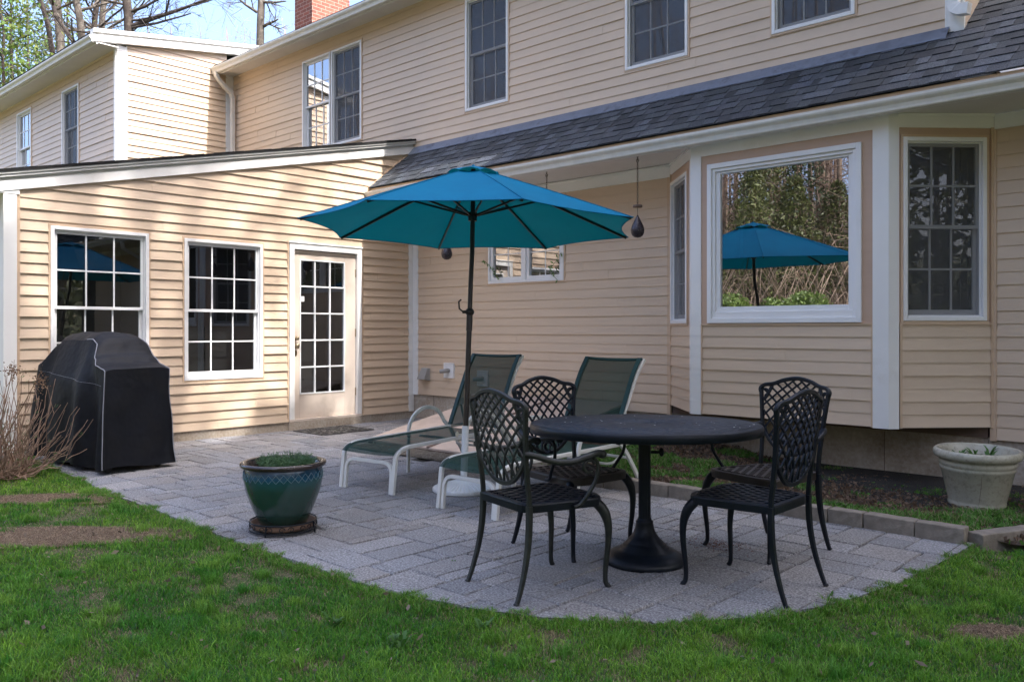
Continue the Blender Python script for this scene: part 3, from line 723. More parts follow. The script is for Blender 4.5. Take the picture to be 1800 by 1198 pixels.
# --- bay window
BY = -.61
FBay = Fr((0, BY, 0), (1, 0, 0), (0, -1, 0)); q2 = math.sqrt(.5)
FR_ = Fr((6.53, BY, 0), (1, 1, 0), (1, -1, 0)); FL_ = Fr((4.75, BY, 0), (-1, 1, 0), (-1, -1, 0)); LB = .61/q2
mb = MB(); siding(mb, FBay, [(4.86, .435), (6.40, .435), (6.40, 1.262), (4.86, 1.262)], [], .435, 21)
siding(mb, FR_, [(.09, .435), (LB-.03, .435), (LB-.03, 1.262), (.09, 1.262)], [], .435, 22); siding(mb, FL_, [(.06, .435), (LB-.03, .435), (LB-.03, 1.262), (.06, 1.262)], [], .435, 23)
bay = mb.build('bay_siding', M['siding'], house)
bw = (4.917, 6.325, 1.278, 2.75)
mb = MB()
for a, b, c, d in ((4.80, bw[0], 1.262, 2.84), (bw[1], 6.46, 1.262, 2.84), (bw[0], bw[1], bw[3], 2.84)): FBay.box(mb, a, b, c, d, -.02, .006)
FBay.box(mb, bw[0], bw[1], 1.262, bw[2], -.02, .006)
rw = (.112, .794, 1.29, 2.76); lw = (.16, .82, 1.28, 2.745)
for f_, q in ((FR_, rw), (FL_, lw)):
    for a, b, c, d in ((.04, q[0], 1.262, 2.84), (q[1], LB, 1.262, 2.84), (q[0], q[1], q[3], 2.84), (q[0], q[1], 1.262, q[2])): f_.box(mb, a, b, c, d, -.02, .006)
mb.build('bay_panel', M['salmon'], house)
mb = MB(); FBay.box(mb, 4.80, 6.47, 2.836, 2.952, -.02, .016); FR_.box(mb, .04, LB, 2.836, 2.952, -.02, .016); FL_.box(mb, .04, LB, 2.836, 2.952, -.02, .016)
FR_.box(mb, .07, LB, 2.93, 2.95, .016, .03); FL_.box(mb, .05, LB, 2.93, 2.95, .016, .03); mb.build('frieze_board', M['white'], house, bevel=.003)
for fa, fb, x0, x1, s_ in ((FBay, FL_, 4.757, 4.848, 1), (FBay, FR_, 6.412, 6.52, -1)):
    mb = MB(); cx_ = 4.75 if s_ == 1 else 6.53; k = .018
    # two-faced corner board following the 45 degree bend
    fd = -1 if s_ == 1 else 1
    A = Vector((cx_ + fd*k*math.tan(R_(22.5)), BY - k)); e1 = Vector((x1 if s_ == 1 else x0, BY - k))
    L2 = .05 if s_ == 1 else .085
    e2 = A + Vector((fd*q2, q2))*L2
    pl = [e1, A, e2, e2 + Vector((-fd*q2, q2))*.03, Vector((cx_, BY+.02)), Vector((e1.x, BY+.01))]
    vs = [(p.x, p.y, .425) for p in pl] + [(p.x, p.y, 2.951) for p in pl]; n_ = len(pl)
    mb.add(vs, [tuple(range(n_))[::-1], tuple(range(n_, 2*n_))] + [(i, (i+1) % n_, n_+(i+1) % n_, n_+i) for i in range(n_)])
    mb.build('bay_post', M['white'], house)
mb = MB(); FBay.box(mb, 4.848, 4.862, .43, 1.27, -.01, .02); FBay.box(mb, 6.398, 6.412, .43, 1.27, -.01, .02); FR_.box(mb, .086, .105, .43, 1.27, -.01, .02); FR_.box(mb, LB-.032, LB-.002, .43, 2.84, -.01, .021)
FL_.box(mb, LB-.032, LB-.005, .43, 2.84, -.01, .021); FBay.box(mb, 4.86, 6.40, 1.258, 1.272, -.01, .02); FR_.box(mb, .10, LB-.03, 1.258, 1.272, -.01, .02); mb.build('trim_channel', M['tan_trim'], house)
fb = MB(); FBay.ring(fb, *bw, .045, -.06, .030); FBay.ring(fb, bw[0]+.045, bw[1]-.045, bw[2]+.045, bw[3]-.045, .03, -.06, .012, tb=.06); FBay.ring(fb, bw[0]+.075, bw[1]-.075, bw[2]+.105, bw[3]-.075, .042, -.06, -.008, tb=.045, tt=.022)
pw = fb.build('picture_window', M['vinyl'], house, bevel=.003, seg=1)
p = MB(); u0_, u1_, z0_, z1_ = bw[0]+.10, bw[1]-.10, bw[2]+.13, bw[3]-.08; FBay.quad(p, u0_, u1_, z0_, z1_, -.03); p.build('pane', M['glass_hi'], pw); room(FBay, pw, bw[0]+.06, bw[1]-.06, bw[2]+.06, bw[3]-.06, .45, -.07)
hung_window(FR_, house, *rw, screen=True, zm=2.046, label='right side window of the bay with an insect screen')
hung_window(FL_, house, *lw, screen=True, label='left side window of the bay, seen edge on')
mb = MB(); vs = [(4.14, 0.02), (4.76, BY+.01), (6.52, BY+.01), (7.14, 0.02)]
mb.add([(x, y, .434) for x, y in vs] + [(x, y, .46) for x, y in vs], [(0, 1, 2, 3), (7, 6, 5, 4)]); mb.build('bay_floor', M['bulk_frame'], house)
mb = MB(); FA.box(mb, 4.16, 7.10, .345, .50, -.015, .004); mb.build('rim_board', M['bulk_frame'], house)
mb = MB(); mb.box(4.3, 7.0, -.02, .03, .44, 1.3); mb.build('bay_core', M['room'], house)

# --- soffit, gutter and lower roof
EY = -.745
mb = MB(); mb.box(0.03, 12, EY+.02, .0, 2.951, 2.965)
for x in (2.1, 4.45, 6.9): mb.box(x, x+.004, EY+.03, -.01, 2.9495, 2.952)
mb.build('soffit', M['soffit'], house)
mb = MB(); mb.box(0.03, 12, EY, EY+.022, 2.915, 3.06); mb.build('fascia', M['white'], house)
GP = [(0, .0), (0, -.092), (.012, -.098), (.058, -.098), (.066, -.090), (.068, -.072), (.076, -.050), (.098, -.028), (.104, -.014), (.104, .006), (.094, .008), (.094, -.006), (.088, -.006), (.062, -.040), (.055, -.085), (.010, -.088), (.006, 0)]
def gutter(mb, x0, x1, y, z, seed=0):
    rd = random.Random(seed); n_ = int((x1-x0)/.35)+2; pts = []
    # profile swept along X: side = -Y
    m = len(GP); vs = []
    for i in range(n_):
        x = x0+(x1-x0)*i/(n_-1); wz = .0025*math.sin(x*1.7)
        for a, b in GP: vs.append((x, y-a, z+b+wz))
    fs = [(i*m+q, i*m+(q+1) % m, (i+1)*m+(q+1) % m, (i+1)*m+q) for i in range(n_-1) for q in range(m)]
    mb.add(vs, fs); mb.add(vs[:m], [tuple(range(m))]); mb.add(vs[-m:], [tuple(range(m))])
mb = MB(); gutter(mb, .0, 12, EY-.001, 3.012); mb.build('gutter', M['gutter'], house)
mb = MB(); mb.box(0, 12, EY-.012, EY+.0, 3.035, 3.068); mb.build('drip_edge', M['tan_trim'], house)
def shingles(mb, x0, x1, y0, z0, sl, ymax, seed):
    """architectural shingles on a plane rising towards +Y from (y0,z0)"""
    rd = random.Random(seed); ln = math.sqrt(1+sl*sl); ex = .137; k = 0; y = y0; dn = Vector((0, -sl/ln, 1/ln)); du = Vector((0, 1/ln, sl/ln))
    while y < ymax:
        base = Vector((0, y0, z0)) + du*ex*k
        y = base.y
        if y >= ymax: break
        L_ = min(ex*1.25, (ymax-y)*ln)
        x = x0 - rd.uniform(0, .3)
        thick = True
        while x < x1:
            wd = rd.choice((.10, .14, .19, .25, .13)) if thick else rd.choice((.07, .11, .15))
            xa, xb = max(x, x0), min(x+wd, x1); x += wd
            if xb-xa > .01:
                t = (.0115 if thick else .0055) + rd.uniform(-.0008, .0008); kx_ = rd.uniform(.55, 1.55)*(1.12 if thick else .8); col = (kx_, kx_*rd.uniform(.97, 1.03), kx_*rd.uniform(.96, 1.06))
                sh = rd.uniform(-.006, .006) if thick else 0
                A = base + dn*t; B = base + du*L_ + dn*.001; Z = base - dn*.003
                vs = [(xa+sh, A.y, A.z), (xb-sh, A.y, A.z), (xb, B.y, B.z), (xa, B.y, B.z), (xa+sh, Z.y, Z.z), (xb-sh, Z.y, Z.z)]
                mb.add(vs, [(0, 1, 2, 3), (4, 5, 1, 0), (0, 3, 4), (1, 5, 2)], False, 0, col)
            thick = not thick
        k += 1
RS = (3.70-3.085)/.785
mb = MB(); shingles(mb, .03, 6.93, -.785, 3.078, RS, -.02, 3); shingles(mb, 6.93, 12.2, -.785, 3.078, RS, 3.2, 4)
mb.box(0.02, 6.93, -.79, 0, 3.0, 3.01, col=(1, 1, 1))
vs = [(.03, -.79, 3.072), (12.2, -.79, 3.072), (12.2, 3.2, 3.072+3.99*RS), (6.93, 3.2, 3.072+3.99*RS), (6.93, 0, 3.07+.79*RS), (.03, 0, 3.07+.79*RS)]
mb.add(vs, [(0, 1, 2, 3, 4, 5)], False, 0, (.3, .3, .3)); lr = mb.build('lower_roof', M['shingle'], house)
mb = MB(); rd = random.Random(6); x = .03
while x < 6.80:
    L_ = rd.uniform(.5, .9); xb = min(x+L_, 6.82)
    za = 3.70; yb = -.115-rd.uniform(0, .012); zb = 3.085+(.785+yb)*RS+.014
    mb.add([(x, -.02, za+.03), (xb, -.02, za+.03), (xb, yb, zb), (x, yb, zb), (x, yb-.004, zb-.008), (xb, yb-.004, zb-.008)], [(0, 3, 2, 1), (3, 4, 5, 2)]); x = xb-.01
mb.build('flashing', M['flashing'], house)
mb = MB(); vs = []
for y, z in ((-.785, 3.075), (0, 3.69)): vs += [(.005, y, z-.05), (.034, y, z-.05), (.034, y, z+.022), (.005, y, z+.022)]
mb.add(vs, [(0, 3, 2, 1), (4, 5, 6, 7), (0, 1, 5, 4), (1, 2, 6, 5), (2, 3, 7, 6), (3, 0, 4, 7)]); mb.build('roof_edge_trim', M['tan_trim'], house)

# --- upper storey long wall
w3a = (-2.69, -1.925, 4.03, 5.50); w3b = (-1.905, -1.145, 4.03, 5.50)
ups = [(1.055, 1.815, 4.04, 5.49), (3.565, 4.345, 4.045, 5.49), (5.26, 6.045, 4.035, 5.49)]
mb = MB(); siding(mb, FA, [(XC+.03, 3.6), (6.80, 3.6), (6.80, 5.72), (XC+.03, 5.72)], [o_(-2.69, -1.145, 4.03, 5.50)] + [o_(*q) for q in ups], 3.70-.1035, 11)
mb.build('siding', M['siding'], house)['label'] = 'shaded siding of the upper storey'
hung_window(FA, house, *w3a, screen=False, blind=.38, glass='glass_hi', label='left half of the upper twin window, mirroring the sunlit wing')
hung_window(FA, house, *w3b, screen=True, blind=.38, label='right half of the upper twin window, screened')
for i, q in enumerate(ups): hung_window(FA, house, *q, screen=True, blind=(.42, 0, 0)[i], label=('upper window above the umbrella', 'upper window above the picture window', 'upper window nearest the right downspout')[i])
mb = MB(); FA.box(mb, 6.80, 6.93, 3.66, 5.75, -.02, .02); FA.box(mb, 6.785, 6.80, 3.70, 5.75, -.01, .021); mb.build('corner_board', M['white'], house, bevel=.003)
mb = MB(); mb.box(6.90, 6.93, .02, 5.2, 3.6, 5.75); mb.build('siding', M['siding'], house)
UE = -.325
mb = MB(); mb.box(XC, 7.05, UE+.01, .0, 5.712, 5.73); mb.build('soffit', M['soffit'], house)
mb = MB(); mb.box(XC, 7.05, UE-.012, UE+.012, 5.668, 5.80); mb.build('fascia', M['white'], house)
mb = MB(); gutter(mb, XC-.02, 7.08, UE-.013, 5.775, 2); mb.build('gutter', M['gutter'], house)
mb = MB(); vs = []
for y, z in ((UE-.07, 5.80), (6.0, 5.80+6.4*.25)): vs += [(XC+.02, y, z), (7.1, y, z), (7.1, y, z+.02), (XC+.02, y, z+.02)]
mb.add(vs, [(0, 1, 5, 4), (2, 3, 7, 6), (1, 2, 6, 5), (3, 0, 4, 7), (0, 3, 2, 1), (4, 5, 6, 7)]); mb.build('main_roof', M['shingle'], house)
# downspouts
def rectspout(pts, name='downspout', ww=.038, dd=.028, ridged=True):
    mb = MB(); prof = [(-ww, -dd), (-ww*.6, -dd*.88), (-ww*.2, -dd), (ww*.2, -dd*.88), (ww*.6, -dd), (ww, -dd), (ww, dd), (-ww, dd)]
    mb.sweep(pts, prof, up=(0, -1, 0.001)); return mb.build(name, M['gutter'], house)
rectspout([(XC+.13, UE-.07, 5.70), (XC+.13, UE-.06, 5.63), (XC+.13, UE-.02, 5.57), (XC+.13, -.20, 5.44), (XC+.14, -.12, 5.38), (XC+.14, -.09, 5.30), (XC+.14, -.085, 3.6)])
sp = [(6.86, -.06, 6.0), (6.86, -.06, 3.93), (6.865, -.065, 3.88), (6.885, -.075, 3.845), (6.92, -.085, 3.825), (6.99, -.10, 3.815)]
mb = MB(); ww, dd = .045, .036; mb.sweep(sp, [(-ww, -dd), (-ww*.5, -dd*.8), (0, -dd), (ww*.5, -dd*.8), (ww, -dd), (ww, dd), (-ww, dd)], up=(0, -1, .001)); mb.build('downspout', M['white'], house)
rectspout([(7.64, EY-.06, 2.93), (7.64, EY-.055, 2.86), (7.66, EY-.02, 2.80), (7.72, -.4, 2.62), (7.74, -.10, 2.45), (7.74, -.06, 2.3), (7.74, -.05, .3)])

# --- rear wing
mb = MB(); siding(mb, FX, [(.13, 3.5), (1.88, 3.5), (1.88, 5.80), (.13, 6.09)], [], 3.596, 31, ds=1.2); mb.build('siding', M['siding'], house)['label'] = 'sunlit siding of the rear wing'
mb = MB(); FX.box(mb, 1.875, 2.03, 3.5, 5.78, -.02, .022); mb.box(XC-.06, XC+.0, YC-.02, YC+.01, 3.3, 5.76); FX.box(mb, 1.862, 1.875, 3.5, 5.80, -.01, .02); mb.build('corner_board', M['white'], house, bevel=.003)
mb = MB(); FX.box(mb, .0, .15, 3.5, 5.72, -.01, .022); mb.build('corner_board', M['white'], house, bevel=.003)
cwa = (-7.21, -6.43, 4.06, 5.475); cwb = (-9.63, -8.81, 4.06, 5.49)
mb = MB(); siding(mb, FC, [(-14, 3.0), (XC-.06, 3.0), (XC-.06, 5.72), (-14, 5.72)], [o_(*cwa), o_(*cwb)], 3.08, 33); mb.build('siding', M['siding'], house)['label'] = 'shaded siding of the rear wing front'
hung_window(FC, house, *cwa, screen=True, label='screened window of the rear wing'); hung_window(FC, house, *cwb, screen=False, glass='glass_hi', label='far left window of the rear wing')
mb = MB(); mb.box(-14, XC+.09, -2.36, YC, 5.715, 5.73); mb.build('soffit', M['soffit'], house)
mb = MB(); mb.box(-14, XC+.09, -2.37, -2.345, 5.70, 5.82); mb.build('fascia', M['white'], house)
mb = MB(); gutter(mb, -14, XC+.085, -2.372, 5.815, 5); mb.build('gutter', M['gutter'], house)
cs = .152
mb = MB()
for a, b, x1 in ((0, .098, .10), (.098, .135, .075), (.135, .195, .118)): rake(mb, -2.42, 1.6, a, b, XC-.02, XC+x1, 5.735, -2.40, cs)
mb.build('rake_board', M['white'], house)
mb = MB(); rake(mb, -2.37, 6, .180, .202, -14, XC+.10, 5.735, -2.40, cs); mb.build('rear_wing_roof', M['shingle'], house)
mb = MB(); mb.box(-13.9, XC-.03, YC+.6, 5, .1, 5.6); mb.build('wall_core', M['room'], house)
# --- chimney
mb = MB(); c0 = Vector((-5.5, 2.05)); wx, wy = .62, .92
X0, X1, Y0, Y1 = c0.x-wx, c0.x, c0.y, c0.y+wy
me = bpy.data.meshes.new('chimney'); vs = [(X0, Y0, 5.4), (X1, Y0, 5.4), (X1, Y1, 5.4), (X0, Y1, 5.4)]; ht = 9.3
vs += [(x, y, ht) for x, y, _ in vs]; me.from_pydata(vs, [], [(0, 1, 5, 4), (1, 2, 6, 5), (2, 3, 7, 6), (3, 0, 4, 7), (4, 5, 6, 7)])
uv = me.uv_layers.new(name='UVMap'); dims = [wx, wy, wx, wy]; off = 0; li = 0
for k_, d_ in enumerate(dims):
    for (a, b) in ((off, 0), (off+d_, 0), (off+d_, ht-5.4), (off, ht-5.4)): uv.data[li].uv = (a, b); li += 1
    off += d_
me.materials.append(M['brick']); ch = bpy.data.objects.new('chimney', me); scene.collection.objects.link(ch); ch.parent = house
mb = MB(); mb.box(X0-.05, X1+.05, Y0-.05, Y1+.05, ht, ht+.12); mb.build('chimney_cap', M['concrete'], ch)

# ------------------------------------------------------------------ cellar hatch
ht_ = empty('cellar_hatch', (1.6, 0, 0), label='low sloping tan cellar hatch against the house wall behind the loungers', cat='cellar hatch')
W_, D_ = 1.95, 2.0
def wedge(mb, x0, x1, y0, y1, zf, zb, t=None, mi=0):
    z0 = (lambda y: 0.0) if t is None else (lambda y: zf + (zb-zf)*(y+D_)/D_ - t)
    zt = lambda y: zf + (zb-zf)*(y+D_)/D_
    vs = [(x0, y0, z0(y0)), (x1, y0, z0(y0)), (x1, y1, z0(y1)), (x0, y1, z0(y1)), (x0, y0, zt(y0)), (x1, y0, zt(y0)), (x1, y1, zt(y1)), (x0, y1, zt(y1))]
    mb.add(vs, [(0, 3, 2, 1), (4, 5, 6, 7), (0, 1, 5, 4), (1, 2, 6, 5), (2, 3, 7, 6), (3, 0, 4, 7)])
mb = MB(); wedge(mb, 0, W_, -D_, -.02, .02, .40); mb.build('hatch_frame', M['bulk_frame'], ht_)
for x0, x1 in ((-.02, W_/2-.006), (W_/2+.006, W_+.02)):
    mb = MB(); wedge(mb, x0, x1, -D_-.012, -.02, .045, .425, .022); mb.build('hatch_door', M['bulkhead'], ht_, bevel=.003)
mb = MB(); wedge(mb, W_/2-.02, W_/2+.02, -D_-.014, -.02, .056, .436, .012); mb.build('cover_strip', M['bulk_frame'], ht_)

# ------------------------------------------------------------------ doormat
mb = MB(); mb.box(-.30, .30, -.375, .375, 0, .010); rd = random.Random(2)
for i in range(11):
    for j in range(14):
        if rd.random() < .8: mb.obox((-.26+i*.052, -.335+j*.0515, .0125), (rd.uniform(.010, .021), 0, 0), (0, rd.uniform(.008, .02), 0), (0, 0, .003))
dm = mb.build('doormat', M['mat'], bevel=.002); dm.location = (.435, -1.62, .003); tag(dm, 'dark patterned rubber doormat below the glazed door', 'doormat')

# ------------------------------------------------------------------ umbrella
ub = empty('umbrella_base', (4.29, -3.17, 0), label='round white ribbed umbrella base with upright tube', cat='umbrella base')
mb = MB(); nn = 160
prof = [(.0, .0), (.225, .0), (.235, .008), (.235, .026), (.228, .034), (.205, .042), (.12, .066), (.062, .082), (.05, .088), (.048, .10), (.0, .10)]
vs = []; m = len(prof)
for k in range(nn):
    th = 2*math.pi*(k + (.22 if k % 2 else 0))/nn
    for i, (r, z) in enumerate(prof):
        dz = (.008 if k % 4 > 1 else 0) if i in (5, 6) else 0
        dr_ = -.003 if (k % 2 and i in (2, 3)) else 0
        vs.append(((r+dr_)*math.cos(th), (r+dr_)*math.sin(th), z-dz))
mb.add(vs, [(k*m+q, ((k+1) % nn)*m+q, ((k+1) % nn)*m+q+1, k*m+q+1) for k in range(nn) for q in range(m-1)], False)
mb.build('base_plate', M['base_white'], ub)
mb = MB(); mb.tube([(0, .002, .09), (-.027, .047, .485)], .0265, 20); mb.build('tube', M['base_white'], ub)
mb = MB(); mb.tube([(-.043, .025, .42), (-.068, .01, .42)], .006, 8); mb.sphere((-.075, .004, .42), .016, 6, (.5, 1, 1.5)); mb.build('knob', M['ivory'], ub)

um = empty('patio_umbrella', (4.29, -3.17, 0), label='open blue and teal patio umbrella on a dark bronze pole', cat='umbrella')
top = Vector((-.119, .212, 2.012)); nn_ = Vector((-.010, .031, 1)).normalized()
zq = Vector((0, 0, 1)).rotation_difference(nn_)
def U(x, y, z): return top + zq @ Vector((x, y, z))
jn = U(0, 0, -.18)
mb = MB(); LN = Vector((-.119, .212, 2.012-.02))/1.99; ln = lambda z: LN*(z-.02)
mb.tube([ln(.42), ln(1.30)], .0205, 16); mb.build('lower_pole', M['bronze'], um)
mb = MB(); mb.tube([ln(1.28), ln(1.62), tuple(jn), tuple(U(0, 0, .47))], .0185, 16); mb.build('upper_pole', M['bronze'], um)
cq = ln(1.375); mb = MB(); mb.tube([ln(1.23), ln(1.35)], .024, 16); mb.sphere(tuple(cq), .036, 8, (1, 1, .9)); mb.tube([cq+Vector((0, -.03, 0)), cq+Vector((-.025, -.055, 0))], .012, 10)
mb.tube([cq+Vector((-.02, -.05, 0)), cq+Vector((-.048, -.065, .025)), cq+Vector((-.053, -.067, .08)), cq+Vector((-.033, -.06, .095))], .007, 8); mb.build('crank', M['bronze'], um)
RR, HH, PH = 1.335, .485, .25
ca = [PH + k*math.pi/4 for k in range(8)]
def canopy_pt(k, s, t):
    """panel k, s 0..1 across, t 0..1 apex->rim"""
    a0, a1 = ca[k], ca[k]+math.pi/4
    z = HH*(1-t) - .05*math.sin(math.pi*t)*(1) + .055*math.sin(math.pi*t)
    p0 = Vector((math.cos(a0), math.sin(a0), 0))*RR*t; p1 = Vector((math.cos(a1), math.sin(a1), 0))*RR*t
    p = p0*(1-s) + p1*s; e = 4*s*(1-s)
    p *= (1-.055*e*t)                        # scalloped edge
    z -= .018*e*math.sin(math.pi*min(1, t*1.05)) - .004*e*t
    return U(p.x, p.y, z)
mb = MB(); NS, NT = 12, 14; t0 = .12
for k in range(8):
    vs = [canopy_pt(k, i/NS, t0+(1-t0)*j/NT) for j in range(NT+1) for i in range(NS+1)]
    mb.add(vs, [(j*(NS+1)+i, j*(NS+1)+i+1, (j+1)*(NS+1)+i+1, (j+1)*(NS+1)+i) for j in range(NT) for i in range(NS)], True)
cn = mb.build('canopy', M['canopy'], um)
for k in range(8):
    mb = MB(); mb.tube([canopy_pt(k, 0, t)+Vector((0, 0, .002)) for t in np.linspace(.14, 1, 14)], .0032, 5); mb.build('seam', M['canopy'], cn)
mb = MB(); mb.tube([canopy_pt(k, s/12, .997) for k in range(8) for s in range(12)], .0035, 5, closed=True); mb.build('hem', M['canopy'], cn)
mb = MB()
for k in range(8):
    def vp(s, t):
        a0, a1 = ca[k], ca[k]+math.pi/4; r = .215*t; p = Vector((math.cos(a0), math.sin(a0), 0))*r*(1-s) + Vector((math.cos(a1), math.sin(a1), 0))*r*s; e = 4*s*(1-s)
        return U(p.x, p.y, HH+.012-.075*t**1.2+.022*e*t*t)
    vs = [vp(i/8, j/6) for j in range(7) for i in range(9)]
    mb.add(vs, [(j*9+i, j*9+i+1, (j+1)*9+i+1, (j+1)*9+i) for j in range(6) for i in range(8)], True)
mb.build('vent_cap', M['canopy'], um)
mb = MB(); c_ = U(0, 0, HH+.012); mb.sphere(tuple(c_), .014, 6, (1, 1, .6)); mb.build('finial', M['canopy'], um)
hub = U(0, 0, .20); mb = MB(); mb.tube([U(0, 0, .06), U(0, 0, .13)], .034, 16); mb.build('hub', M['bronze'], um)
mb = MB(); mb.tube([U(0, 0, .40), U(0, 0, .45)], .036, 16); mb.build('top_collar', M['bronze'], um)
for k in range(8):
    a = ca[k]; d = Vector((math.cos(a), math.sin(a), 0))
    rim = U(*(d*RR*.985 + Vector((0, 0, -.004)))); tp = U(*(d*.03 + Vector((0, 0, HH-.045)))); md = U(*(d*RR*.5 + Vector((0, 0, HH*.5-.012))))
    mb = MB(); mb.sweep([tp, md, rim], [(-.006, -.010), (.006, -.010), (.006, .010), (-.006, .010)]); rb = mb.build('rib', M['bronze'], um)
    sp_ = U(*(d*RR*.42 + Vector((0, 0, HH*.58-.022)))); hb_ = U(*(d*.035 + Vector((0, 0, .105))))
    mb = MB(); mb.sweep([hb_, sp_], [(-.005, -.008), (.005, -.008), (.005, .008), (-.005, .008)]); mb.build('strut', M['bronze'], rb)

# ------------------------------------------------------------------ loungers
def arcpts(a, b, n, f): return [f(a+(b-a)*i/n) for i in range(n+1)]
def fillet(pts, r, n=5):
    pts = [Vector(p) for p in pts]; out = [pts[0]]
    for i in range(1, len(pts)-1):
        p, q, s = pts[i-1], pts[i], pts[i+1]; d1 = (p-q); d2 = (s-q); rr = min(r, d1.length*.45, d2.length*.45)
        a = q+d1.normalized()*rr; b = q+d2.normalized()*rr
        for k in range(n+1): t = k/n; out.append(a*(1-t)**2 + q*2*t*(1-t) + b*t*t)
    out.append(pts[-1]); return out
def make_lounger(name, loc, rz, label, grp):
    L = empty(name, loc, rz, label, 'lounger', grp); Wd = .55; TP = [(-.016, -.011), (.016, -.011), (.016, .011), (-.016, .011)]
    sr_ = Vector((0, 0, 0))
    bx = 1.28; bz = .345; ty, tz_ = 1.64, .985
    for x in (0, Wd):
        mb = MB(); rail = fillet([(x, .0, 0), (x, .035, .30), (x, .14, .335), (x, bx+.30, bz+.01)], .07)
        mb.sweep(rail, [(-.013, -.016), (.013, -.016), (.013, .016), (-.013, .016)], up=(1, 0, 0)); mb.build('side_rail', M['chaise'], L, bevel=.004)
        xo = x + (-.035 if x == 0 else .035)
        ap = [(xo, .79, 0), (xo, .795, .30)] + arcpts(math.pi, .35, 12, lambda a: (xo, 1.03+.235*math.cos(a), .34+.20*math.sin(a))) + [(xo, 1.36, .31), (xo, 1.50, .13), (xo, 1.57, 0)]
        mb = MB(); mb.sweep(fillet(ap, .04, 3), [(-.016, -.010), (.016, -.010), (.016, .010), (-.016, .010)], up=(1, 0, 0)); mb.build('arm', M['chaise'], L, bevel=.004)
        mb = MB(); bp = fillet([(x+(.012 if x == 0 else -.012), bx, bz), (x+(.004 if x == 0 else -.004), bx+.28, bz+.52), (x, ty+.02, tz_)], .15)
        mb.sweep(bp, [(-.011, -.015), (.011, -.015), (.011, .015), (-.011, .015)], up=(1, 0, 0)); mb.build('backrest_rail', M['chaise'], L, bevel=.004)
    mb = MB(); mb.sweep(fillet([(.032, .012, 0), (.032, .03, .225), (Wd-.032, .03, .225), (Wd-.032, .012, 0)], .09, 7), [(-.013, -.013), (.013, -.013), (.013, .013), (-.013, .013)], up=(0, 1, 0)); mb.build('front_leg_hoop', M['chaise'], L, bevel=.004)
    mb = MB(); mb.tube([(-.03, .93, .30), (Wd+.03, .93, .30)], .011, 8); mb.tube([(-.03, 1.42, .245), (Wd+.03, 1.42, .245)], .011, 8); mb.build('cross_bar', M['chaise'], L)
    mb = MB(); mb.tube(fillet([(.04, bx+.13, bz+.20), (.05, 1.47, .27), (.05, 1.30, .20), (Wd-.05, 1.30, .20), (Wd-.05, 1.47, .27), (Wd-.04, bx+.13, bz+.20)], .06), .010, 8); mb.build('support_bar', M['chaise'], L)
    # fabric seat: drapes over the front curve
    prof = fillet([(0, .006, .285), (0, .05, .325), (0, .15, .345), (0, .70, .350), (0, bx-.03, .352)], .05, 4)
    def cloth(prof, sag, nm, hem=False):
        mb = MB(); n_ = 12; vs = []
        for j, p in enumerate(prof):
            for i in range(n_+1):
                s = i/n_; e = 4*s*(1-s); k = math.sin(math.pi*j/(len(prof)-1)); q = Vector((Wd*s, p.y, p.z)); q += sag*e*(.35+.65*k)
                vs.append(q)
        mb.add(vs, [(j*(n_+1)+i, j*(n_+1)+i+1, (j+1)*(n_+1)+i+1, (j+1)*(n_+1)+i) for j in range(len(prof)-1) for i in range(n_)], True)
        return mb.build(nm, M['sling'], L)
    cloth(prof, Vector((0, 0, -.022)), 'seat_sling')
    bpf = fillet([(0, bx+.01, bz+.022), (0, bx+.27, bz+.53), (0, ty, tz_+.008)], .15)
    bn = Vector((0, -.45, .28)).normalized(); bs = cloth([p+Vector((0, -.012, .006)) for p in bpf], Vector((0, .03, -.018)), 'back_sling')
    mb = MB(); q0, q1 = bpf[-1], bpf[-2]
    mb.tube([Vector((Wd*i/10, ty-.006, tz_+.004-.012*4*(i/10)*(1-i/10))) for i in range(11)], .011, 8)
    for x in (.016, Wd-.016): mb.sweep([Vector((x, p.y-.016, p.z+.004)) for p in bpf], [(-.018, -.004), (.018, -.004), (.018, .004), (-.018, .004)], up=(0, -1, .5))
    mb.build('sling_hem', M['sling_hem'], L)
    return L
make_lounger('sun_lounger', (3.474, -3.70, 0), .115, 'white framed lounger with green sling, farther left, nearer the glazed door', 'green sling loungers')
make_lounger('sun_lounger', (4.60, -3.708, 0), -.01, 'white framed lounger with green sling behind the table, right of the umbrella pole', 'green sling loungers')

# ------------------------------------------------------------------ table
TC = at(1133, 985, D=4.40); TC = Vector((TC.x, TC.y, 0))
tb = empty('garden_table', TC, label='round dark cast metal table on a bell shaped pedestal', cat='table')
mb = MB(); mb.lathe([(0, 0), (.212, 0), (.216, .008), (.209, .026), (.188, .046), (.160, .060), (.128, .070), (.126, .080), (.114, .083), (.112, .093), (.101, .097), (.096, .108), (.076, .128), (.060, .150), (.050, .178), (.045, .205), (.046, .214), (.038, .219), (.035, .23)], 64)
mb.build('pedestal_base', M['iron'], tb)
mb = MB(); nn = 48; rings = []; vs = []
for z, r in ((.22, .032), (.675, .032)):
    for k in range(nn): rr = r*(1-.09*(k % 3 == 0)); vs.append((rr*math.cos(2*math.pi*k/nn), rr*math.sin(2*math.pi*k/nn), z))
mb.add(vs, [(k, (k+1) % nn, nn+(k+1) % nn, nn+k) for k in range(nn)], True); mb.lathe([(.034, .66), (.055, .675), (.11, .69)], 32); mb.build('column', M['iron'], tb)
mb = MB(); mb.tube([(.025, .02, .575), (.06, .055, .575)], .008, 8); mb.sphere((.066, .060, .575), .024, 6, (.6, .6, 1)); mb.build('knob', M['iron'], tb)
mb = MB(); mb.lathe([(0, .0), (.020, .0), (.022, .006), (.588, .006), (.588, -.012), (0, -.012)], 96)
